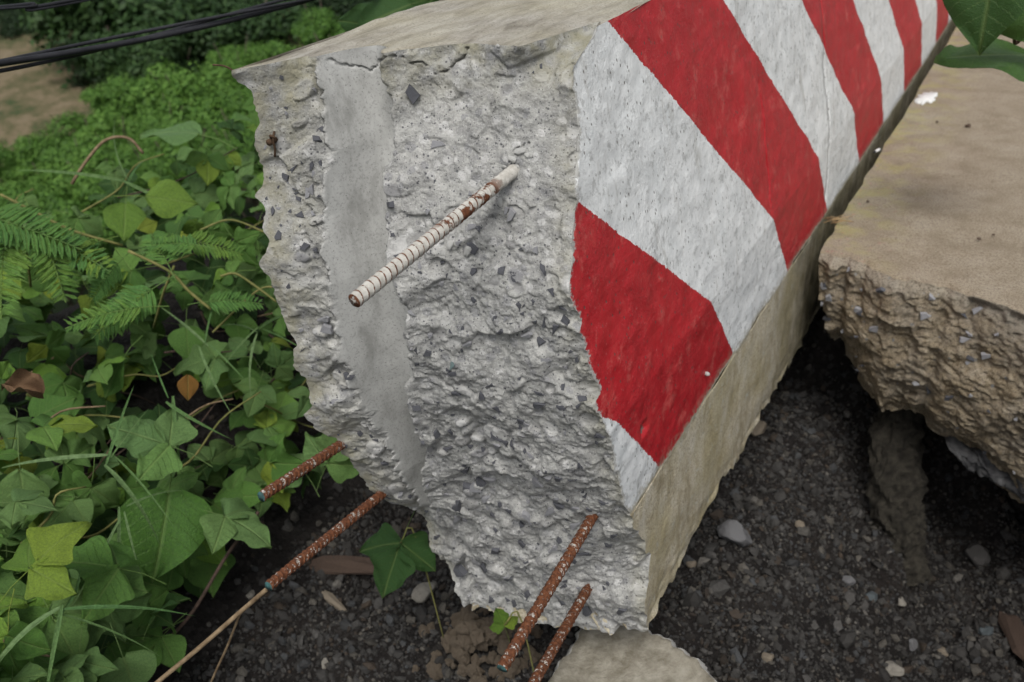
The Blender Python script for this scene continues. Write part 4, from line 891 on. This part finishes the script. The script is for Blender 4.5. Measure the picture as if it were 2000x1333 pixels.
# stems inside the thicket
for i in range(46):
    px, py = random.uniform(-80, 560), random.uniform(380, 1300)
    if px > right_x(py) - 40 or py < top_y(px) + 30: continue
    d = vdist(px, py) + random.uniform(.02, .32); a = random.uniform(-.5, 1.1); L = random.uniform(90, 260)
    P = [far(px + L * s_ * math.cos(a) + random.uniform(-18, 18), py - L * s_ * math.sin(a) + random.uniform(-18, 18), d + random.uniform(-.06, .06)) for s_ in (0, .33, .66, 1)]
    V, Fq = tube(spline(P, 12), np.linspace(.0032, .0018, 12), 6); mk('stem', V, fixquads(Fq), random.choice(['green_stem', 'dark_twig', 'dry_stem']), vine_at(px, py))
for P, r_, mt in [([(412, 605, 2.2), (370, 570, 2.2), (330, 530, 2.2), (250, 490, 2.2)], .0035, 'green_stem'), ([(540, 590, 2.2), (500, 560, 2.2), (460, 535, 2.2), (430, 540, 2.2)], .003, 'green_stem'),
                  ([(140, 360, 2.8), (165, 320, 2.8), (205, 275, 2.8), (250, 270, 2.8), (280, 300, 2.8)], .0045, 'dry_stem'), ([(0, 380, 2.7), (60, 410, 2.7), (140, 450, 2.7), (240, 480, 2.7)], .004, 'green_stem'),
                  ([(415, 650, 2.25), (500, 570, 2.25), (540, 560, 2.25)], .0025, 'green_stem'), ([(390, 450, 2.5), (450, 430, 2.5), (520, 455, 2.5)], .003, 'green_stem')]:
    V, Fq = tube(spline([far(*p) for p in P], 20), r_, 6); mk('stem', V, fixquads(Fq), mt, vine_at(P[0][0], P[0][1]))
# dry stalk and runners crossing the gravel
for P, r_, lab in [([(520, 1152, 1.62), (470, 1195, 1.66), (390, 1265, 1.7), (300, 1340, 1.74), (240, 1400, 1.78)], .0042, 'dry brown stalk leaning from the longest rusty bar to the lower left'),
                   ([(470, 1195, 1.66), (445, 1260, 1.75), (410, 1340, 1.85), (400, 1400, 1.9)], .0022, 'thin dry runner hanging from the stalk over the gravel'),
                   ([(505, 1000, 2.1), (440, 1090, 2.12), (380, 1190, 2.15), (330, 1250, 2.18)], .004, 'dark twig lying along the edge of the creeper')]:
    V, Fq = tube(spline([far(*p) for p in P], 24), r_, 7); tag(mk('dry_stalk', V, fixquads(Fq), 'dry_stem' if r_ != .004 else 'dark_twig'), lab, 'stalk')
# feathery fronds
def frond(seed, n=13, L=1.0):
    r = np.random.default_rng(seed); ps = [(lambda t: (t[0], t[1], np.full((len(t[0]), 2), (.5, 0))))(tube(np.array([(0, y, -.25 * y * y) for y in np.linspace(-.3, 1, 9)]), .008, 5, cap=False))]
    for i in range(n):
        y = .08 + .9 * i / n; ln = .34 * (1 - .55 * (i / n) ** 2)
        for sgn in (-1, 1):
            w = shape('narrow', 6) * .62; c = leaflet(w, w, ln, nv=5, nu=1, droop=.25, fold=.3, seed=seed + i)
            ps.append((xf(c[0], (0, y, -.25 * y * y), sgn * -(1.05 + r.uniform(-.1, .1)), r.uniform(-.15, .1)), c[1], c[2]))
    V, Fq, U = joinuv(ps); return mesh('frond', V, Fq, 'frond_leaf', uv=U)
FR = [frond(i) for i in range(4)]
FP = [thing('feathery_plant', lab, 'plant', (lambda p: (p[0], p[1], float(G(p[0], p[1]))))(far(a, b_, 2.4)), 'feathery-leaved plants') for a, b_, lab in [(300, 500, 'feathery-leaved plant in the middle of the thicket'), (40, 450, 'feathery-leaved plant at the left edge of the thicket')]]
for px, py, d, s, k, tx, ty in [(305, 560, 2.15, .17, 0, -1, -1.0), (330, 520, 2.2, .16, 0, -.4, .9), (285, 600, 2.1, .16, 0, -1, -.7), (390, 480, 2.2, .13, 0, -1, .2), (200, 470, 2.3, .12, 0, -.9, -.5), (235, 510, 2.3, .12, 0, -.8, -.9), (360, 470, 2.3, .14, 0, .8, .1), (400, 590, 2.2, .13, 0, .8, .3),
                                (30, 440, 2.3, .2, 1, -.6, -1), (70, 430, 2.3, .19, 1, .4, -1), (10, 470, 2.3, .2, 1, .1, -1), (100, 470, 2.35, .17, 1, .9, -.6), (-30, 420, 2.3, .2, 1, .8, -.2)]:
    p = far(px, py, d); add_leaf(random.choice(FR), px, py, d, s, .3, TOCAM(p) * .6 + np.array([0, 0, .8]) + RNG.normal(size=3) * .25, tx * C_R + ty * C_U, FP[k], 'frond')
for k, pts in enumerate([[(300, 640, 2.4), (320, 570, 2.25), (340, 520, 2.2)], [(60, 560, 2.5), (50, 480, 2.35), (40, 430, 2.3)]]):
    V, Fq = tube(spline([far(*p) for p in pts], 10), .003, 6); mk('stem', V, fixquads(Fq), 'green_stem', FP[k])
# grass
def blade(L, w, droop, seed):
    n = 10; t = np.linspace(0, 1, n); r = np.random.default_rng(seed); sd = r.uniform(-.3, .3)
    c = np.c_[sd * t ** 2 * L * .4, t * L * (1 - .15 * droop * t), -droop * t ** 2 * L * .5]
    V = []; U = []
    for i in range(n):
        ww = w * (1 - t[i] ** 2.2) * (.5 + min(.5, t[i] * 3))
        for a in (-1, 0, 1): V.append(c[i] + np.array([a * ww, 0, abs(a) * ww * .45])); U.append((.5 + a * .5, t[i]))
    return mesh('blade', np.array(V), gridfaces(n, 3), 'grass_leaf', uv=np.array(U))
BL = [blade(1, .013 + .004 * i, .3 + .3 * i, i) for i in range(4)]
for px, py, d, lab, bl in [(215, 900, 1.95, 'tuft of long bright grass blades left of the large heart-shaped leaf', [(-1, .35, .26), (1, -.35, .2), (.6, -.6, .2), (.2, 1, .2), (.5, .8, .16)]),
                           (240, 1000, 1.9, 'grass blades hanging above the gravel edge', [(-.8, -.9, .2), (-.2, -1, .2), (.6, .5, .16), (.3, -1, .14)]),
                           (120, 1190, 1.65, 'long grass blades in the bottom left corner', [(-1, -.5, .24), (.9, .3, .22), (1, .1, .2), (-.3, -1, .16), (.6, .9, .14)]),
                           (400, 680, 2.2, 'grass blades rising beside the yellowish leaves', [(-.5, .9, .2), (.7, -.8, .18), (.4, -.9, .2), (.2, 1, .15)]),
                           (510, 650, 2.25, 'pale grass tuft close to the left side of the barrier', [(-.9, -.5, .16), (.6, -.9, .18), (-.3, -1, .17), (.3, .9, .14), (-.8, .4, .14)]),
                           (250, 360, 2.75, 'thin grass blades at the top of the thicket', [(-.7, .8, .25), (-.9, .5, .3), (.3, .9, .18), (.7, -.5, .2)]),
                           (330, 780, 2.05, 'grass blades in front of the dark hollow', [(.1, -1, .18), (.5, -.9, .16), (-.6, .6, .16)])]:
    p = far(px, py, d); t_ = thing('grass_tuft', lab, 'grass', (p[0], p[1], float(G(p[0], p[1]))), 'grass tufts among the creeper')
    for tx, ty, L in bl: add_leaf(random.choice(BL), px + random.uniform(-12, 12), py + random.uniform(-12, 12), d, L, 0, TOCAM(p) * .6 + np.array([0, 0, .6]) + RNG.normal(size=3) * .3, tx * C_R + ty * C_U + .2 * RNG.normal(size=3), t_, 'blade')
# dead curled leaf and a rust coloured leaf
c = leaflet(shape('ovate') * .7, shape('ovate') * .7, 1, droop=.9, fold=2.2, wave=.3, seed=3, twist=1.2); o = mk('dead_leaf', c[0], c[1], 'dead_leaf', uv=c[2]); orient(o, far(82, 770, 1.95), TOCAM(far(70, 775, 2)) + .4 * C_U, -C_R + .2 * C_U, .075); tag(o, 'curled brown dead leaf lying on the creeper at the left edge', 'dead leaf')
c = leaflet(shape('ovate') * .9, shape('ovate') * .9, 1, droop=.2, seed=4); o = mk('fallen_leaf', c[0], c[1], 'rust_leaf', uv=c[2]); orient(o, far(367, 735, 2.1), TOCAM(far(370, 750, 2)), -C_U, .055); tag(o, 'small rust orange leaf in the dark hollow of the thicket', 'dead leaf')
# leaves behind the top of the barrier
tl = thing('climbing_vine', 'dark green leaves showing over the far top edge of the barrier', 'creeper', (-1.5, 2.5, float(G(-1.5, 2.5))))
for px, py, s, tx, ty in [(800, 10, .17, -.9, -.5), (850, -15, .17, .3, 1), (750, 30, .11, -1, -.3), (780, -10, .15, -.6, .6), (860, 12, .12, -1, -.2), (720, 50, .09, -1, .1)]:
    p = far(px, py, 2.75); add_leaf(single(px, 'dark_leaf', 'ovate'), px, py, 2.75 + random.uniform(-.05, .05), s, .2, TOCAM(p) + .5 * C_U + .2 * RNG.normal(size=3), tx * C_R + ty * C_U, tl)
V, Fq = tube(spline([far(850, 20, 2.8), far(860, 60, 2.82), far(870, 300, 2.9)], 8), .004, 6); mk('stem', V, fixquads(Fq), 'green_stem', tl)
# leaves reaching in over the road at the upper right
rp = thing('roadside_vine', 'vine with large green leaves reaching over the road at the top right', 'creeper', (.9, 3.2, 0.0))
P_ = [far(1900, 25, 2.3), far(1990, 15, 2.45), far(1945, 125, 2.5)]
for px, py, d, s, n, t in [(1948, -80, 2.30, .19, TOCAM(far(1905, 20, 2.3)) + .2 * C_U - .2 * C_R, -.30 * C_R - 1 * C_U), (2005, 108, 2.55, .22, np.array([0, 0, 1.]) * .75 + .18 * C_R + .12 * TOCAM(far(1920, 118, 2.5)), -C_R - .08 * C_U),
                           (1990, -60, 2.4, .2, TOCAM(far(2000, 0, 2.4)), .5 * C_R - C_U)]:
    add_leaf(single(int(px) % 7 + 30, 'dark_leaf', 'heart', 0), px, py, d, s, 0, n, t, rp)
V, Fq = tube(spline([far(1950, -20, 2.36), far(1962, 20, 2.4), far(1980, 62, 2.45), far(1984, 85, 2.5), far(2010, 60, 2.5), far(2060, 20, 2.55), (.9, 3.0, .3), (.9, 3.2, 0)], 40), .0042, 7); mk('stem', V, fixquads(Fq), 'wire', rp)

# ------------------------------------------------------------------ small things on the road
def road_pt(px, py): return onz(px, py, .004)
p = road_pt(1712, 298); V, Fq = tube(np.array([(-.5, 0, 0), (.28, 0, 0), (.30, 0, 0)]), [.13, .13, .13], 12)
ct = thing('cigarette_butt', 'white cigarette butt lying on the road by the barrier', 'cigarette butt', p)
for nm, a, b_, mt in [('paper_tube', -.5, .3, 'paper_white'), ('burnt_tip', .3, .5, 'ash_tip')]:
    V, Fq = tube(np.array([(a, 0, 0), ((a + b_) / 2, 0, .005), (b_, 0, 0)]), [.13, .125, .12], 12); o = mk(nm, V, fixquads(Fq), mt, ct); o.matrix_parent_inverse = Matrix.Identity(4); o.location = (0, 0, .005); o.scale = (.034,) * 3; o.rotation_euler = (0, 0, -1.9)
for px, py, s, lab in [(1890, 248, .012, 'small brown pebble on the road below the leaf'), (1830, 240, .007, 'tiny dark pebble on the road beside the white splash'), (1905, 1000, 0, ''), (1695, 395, .006, 'dark crumb at the road edge by the cigarette butt'), (1912, 468, .007, 'dark crumb in the middle of the road slab'), (1940, 460, .005, 'smaller dark crumb on the road slab')]:
    if s: o = ob('pebble', rock(int(px), 1, .3, 'gravel_stone', 'pebble', (1, .7, .6), (.14, .10, .075))); p = road_pt(px, py); place(o, p + (0, 0, s * .4), s, (0, 0, random.uniform(0, 6))); tag(o, lab, 'pebble')
# white paint splash
p = road_pt(1808, 192); th = np.linspace(0, 2 * math.pi, 90, endpoint=False)
rr = .036 * (1 + .7 * vn(np.cos(th) * 1.6, np.sin(th) * 1.6, 0, 191) + .3 * vn(np.cos(th) * 4, np.sin(th) * 4, 0, 195)); rr = np.clip(rr, .012, .1)
V = np.vstack([[(0, 0, .0018)], np.c_[np.cos(th) * rr * .8, np.sin(th) * rr * 1.9, np.full(90, .0016)], np.c_[np.cos(th) * rr * .82, np.sin(th) * rr * 1.94, np.full(90, -.004)]])
Fq = [(0, 1 + i, 1 + (i + 1) % 90) for i in range(90)] + [(1 + i, 91 + i, 91 + (i + 1) % 90) for i in range(90)] + [(1 + i, 91 + (i + 1) % 90, 1 + (i + 1) % 90) for i in range(90)]
o = mk('paint_splash', V, np.array(Fq), 'white_splash'); o.location = p + (0, 0, .001); tag(o, 'dried white paint splash on the road beside the barrier', 'paint splash')
# straw tangle
p = road_pt(1635, 432); st = thing('straw_bits', 'little tangle of dry straw at the road edge corner', 'straw', p)
for i in range(9):
    a = random.gauss(.3, .5); L = random.uniform(.03, .07); V, Fq = tube(np.array([(-L / 2 * math.cos(a), -L / 2 * math.sin(a), .002), (0, random.uniform(-.01, .01), .008), (L / 2 * math.cos(a), L / 2 * math.sin(a), .003)]), .0011, 4)
    o = mk('straw', V, fixquads(Fq), 'straw', st); o.matrix_parent_inverse = Matrix.Identity(4); o.location = (random.uniform(-.02, .02), random.uniform(-.02, .02), .002)

# ------------------------------------------------------------------ overhead cables
def cable(name, pts, r_, strands, lab, twist=.9):
    C_ = spline(pts, 420); t_ = thing(name, lab, 'cable', C_[len(C_) // 2])
    T = np.gradient(C_, axis=0); s_ = np.r_[0, np.cumsum(np.linalg.norm(np.diff(C_, axis=0), axis=1))]; T /= np.linalg.norm(T, axis=1)[:, None]
    A = np.cross(T, (0, 0, 1.)); A /= np.linalg.norm(A, axis=1)[:, None]; B = np.cross(T, A)
    for k, (ro, rs, ph) in enumerate(strands):
        a = s_ * 2 * math.pi * twist + ph; P = C_ + ro * (np.cos(a)[:, None] * A + np.sin(a)[:, None] * B)
        V, Fq = tube(P, rs, 12); mk('strand', V, fixquads(Fq), 'cable_black', t_)
c0, c1, c2 = far(-80, 140, 2.05), far(300, 70, 2.3), far(640, -12, 2.6)
cable('cable_bundle', [c0 + (c0 - c1) * k_ + (0, 0, .012 * k_ * k_) for k_ in (7, 6, 5, 4, 3, 2, 1)] + [c0, c1, c2] + [c2 + (c2 - c1) * k_ + (0, 0, .008 * k_ * k_) for k_ in range(1, 15)], 0, [(.0050, .0068, 0.4), (.0120, .0042, 2.6), (.0125, .0040, 4.4)], 'thick twisted black cable bundle crossing the upper left', .55)
c0, c1, c2 = far(-60, 22, 2.2), far(60, 10, 2.3), far(180, -5, 2.4)
cable('thin_cable', [c0 + (c0 - c1) * 6, c0, c1, c2, c2 + (c2 - c1) * 10 + (0, 0, .1)], 0, [(.002, .0042, 0), (.004, .0028, 3.1)], 'thin black cable across the top left corner', .6)

# ------------------------------------------------------------------ trees in the valley
def crown_mesh(seed, mat, nclump=26, per=190, leaf=(.13, .05), squash=.85):
    r = np.random.default_rng(seed); V = []
    C_ = r.normal(size=(nclump, 3)); C_ /= np.linalg.norm(C_, axis=1)[:, None]; C_ *= (r.random((nclump, 1)) ** .5) * np.array([.85, .85, .75 * squash]); C_[:, 2] += .1
    rad = r.uniform(.20, .46, nclump)
    for c, R in zip(C_, rad):
        d = r.normal(size=(per, 3)); d /= np.linalg.norm(d, axis=1)[:, None]; d[:, 2] = np.where(r.random(per) < .7, np.abs(d[:, 2]), d[:, 2])
        p = c + d * R * (.45 + .6 * r.random((per, 1)) ** .6 + .25 * (r.random((per, 1)) < .08))
        n = d + r.normal(size=(per, 3)) * .35 + np.array([0, 0, .3]); n /= np.linalg.norm(n, axis=1)[:, None]
        a = np.cross(n, r.normal(size=(per, 3))); a /= np.linalg.norm(a, axis=1)[:, None]; b = np.cross(n, a)
        l = r.uniform(.7, 1.3, (per, 1)) * leaf[0] * .5; w_ = leaf[1] * .5
        V.append(np.stack([p - a * l, p + b * w_, p + a * l, p - b * w_], 1))
    V = np.concatenate(V).reshape(-1, 3); return mesh('crown', V, np.arange(len(V)).reshape(-1, 4), mat, smooth=False)
def trunk_mesh(seed):
    r = np.random.default_rng(seed); ps = []
    V, Fq = tube(spline([(0, 0, -1.9), (.03, .02, -1.2), (-.02, .04, -.5), (.02, 0, .2)], 10), np.linspace(.04, .02, 10), 8); ps.append((V, fixquads(Fq)))
    for i in range(5):
        a = i * 1.26 + r.uniform(-.3, .3); h = r.uniform(-.9, -.2); V, Fq = tube(spline([(0, 0, h), (.25 * math.cos(a), .25 * math.sin(a), h + .3), (.55 * math.cos(a), .55 * math.sin(a), h + .75)], 6), np.linspace(.03, .01, 6), 6); ps.append((V, fixquads(Fq)))
    V, Fa = merge(ps); return mesh('trunk', V, Fa, 'bark')
CB = [crown_mesh(i, 'bright_crown', 24, 420, (.10, .038)) for i in range(4)]; CM_ = [crown_mesh(10 + i, 'mid_crown', 30, 220, (.12, .06)) for i in range(3)]; CD = [crown_mesh(20 + i, 'dark_crown', 36, 420, (.06, .035), 1.0) for i in range(4)]
TK = [trunk_mesh(i) for i in range(3)]
def tree(px, py, d, R, crowns, label, group):
    c = far(px, py, d); gz = float(G(c[0], c[1])); t_ = thing('tree', label, 'tree', (c[0], c[1], gz), group)
    a = random.uniform(0, 6.28)
    for nm, me in (('crown', random.choice(crowns)), ('trunk', random.choice(TK))):
        o = bpy.data.objects.new(nm, me); COL.objects.link(o); o.parent = t_
        zz = c[2] - gz
        if nm == 'crown': o.location = (0, 0, zz); o.scale = (R, R, R * .95)
        else: o.location = (0, 0, zz); o.scale = (R, R, max(R, (zz + .1) / 1.9))
        o.rotation_euler = (0, 0, a)
tb, tm, td = 'bright green bushy tree on the slope below the road', 'mid green tree at the foot of the dark wood', 'dark tree of the wood across the valley'
for k in range(7):
    for px in np.arange(-130, 760, 84):
        px = px + random.uniform(-22, 22) + (42 if k % 2 else 0)
        ty = np.interp(px, [-130, 0, 100, 150, 215, 260, 330, 400, 450, 500, 560, 620, 660, 760], [280, 268, 250, 225, 160, 145, 155, 118, 105, 88, 62, 30, 24, 40])
        d = 25 - 2.1 * k + random.uniform(-.7, .7); R = random.uniform(.75, 1.3); py = ty + R / d * F_PX * .9 + k * 56 + random.uniform(-14, 20)
        if py > top_y(px) + 150: continue
        lab = 'bright green bush just below the bare earth slope' if k == 0 and px < 215 else 'bright green bush of the top row against the dark wood' if k == 0 else 'bright green bush of the second row from the top' if k == 1 else 'bright green bush low on the slope just above the creeper' if k > 3 else 'bright green bush in the middle of the bushy slope'
        tree(px, py, d, R, CB, lab, 'bright bushes below the road')
for px, py, d, R in [(250, 60, 33, 2.6), (200, 30, 34, 2.2), (330, 110, 32, 1.8), (270, 130, 30, 1.5), (420, 95, 33, 1.8), (480, 60, 34, 2.0)]:
    tree(px, py, d, R, CM_, tm, 'mid green trees before the wood')
for px, py, d, R in [(380, 30, 42, 4.2), (520, 20, 42, 4.0), (620, -10, 44, 4.2), (700, -20, 44, 4.0), (440, -40, 46, 5), (300, -30, 46, 5), (120, 0, 44, 4.2), (20, 20, 44, 3.6), (60, -60, 48, 5), (-100, 10, 44, 4), (200, -80, 50, 5.5), (560, -80, 50, 5.5), (340, 90, 37, 2.6), (430, 60, 38, 3.0), (560, 60, 37, 2.6), (640, 40, 38, 2.8), (760, 0, 40, 3.5), (-60, -60, 48, 5), (860, -30, 46, 5), (-200, -20, 46, 5), (120, 70, 38, 1.6), (60, 78, 38, 1.4), (700, 40, 36, 2.4), (760, 50, 36, 2.6), (180, 130, 33, 1.2)]:
    tree(px, py, d, R, CD, td, 'dark wood across the valley')
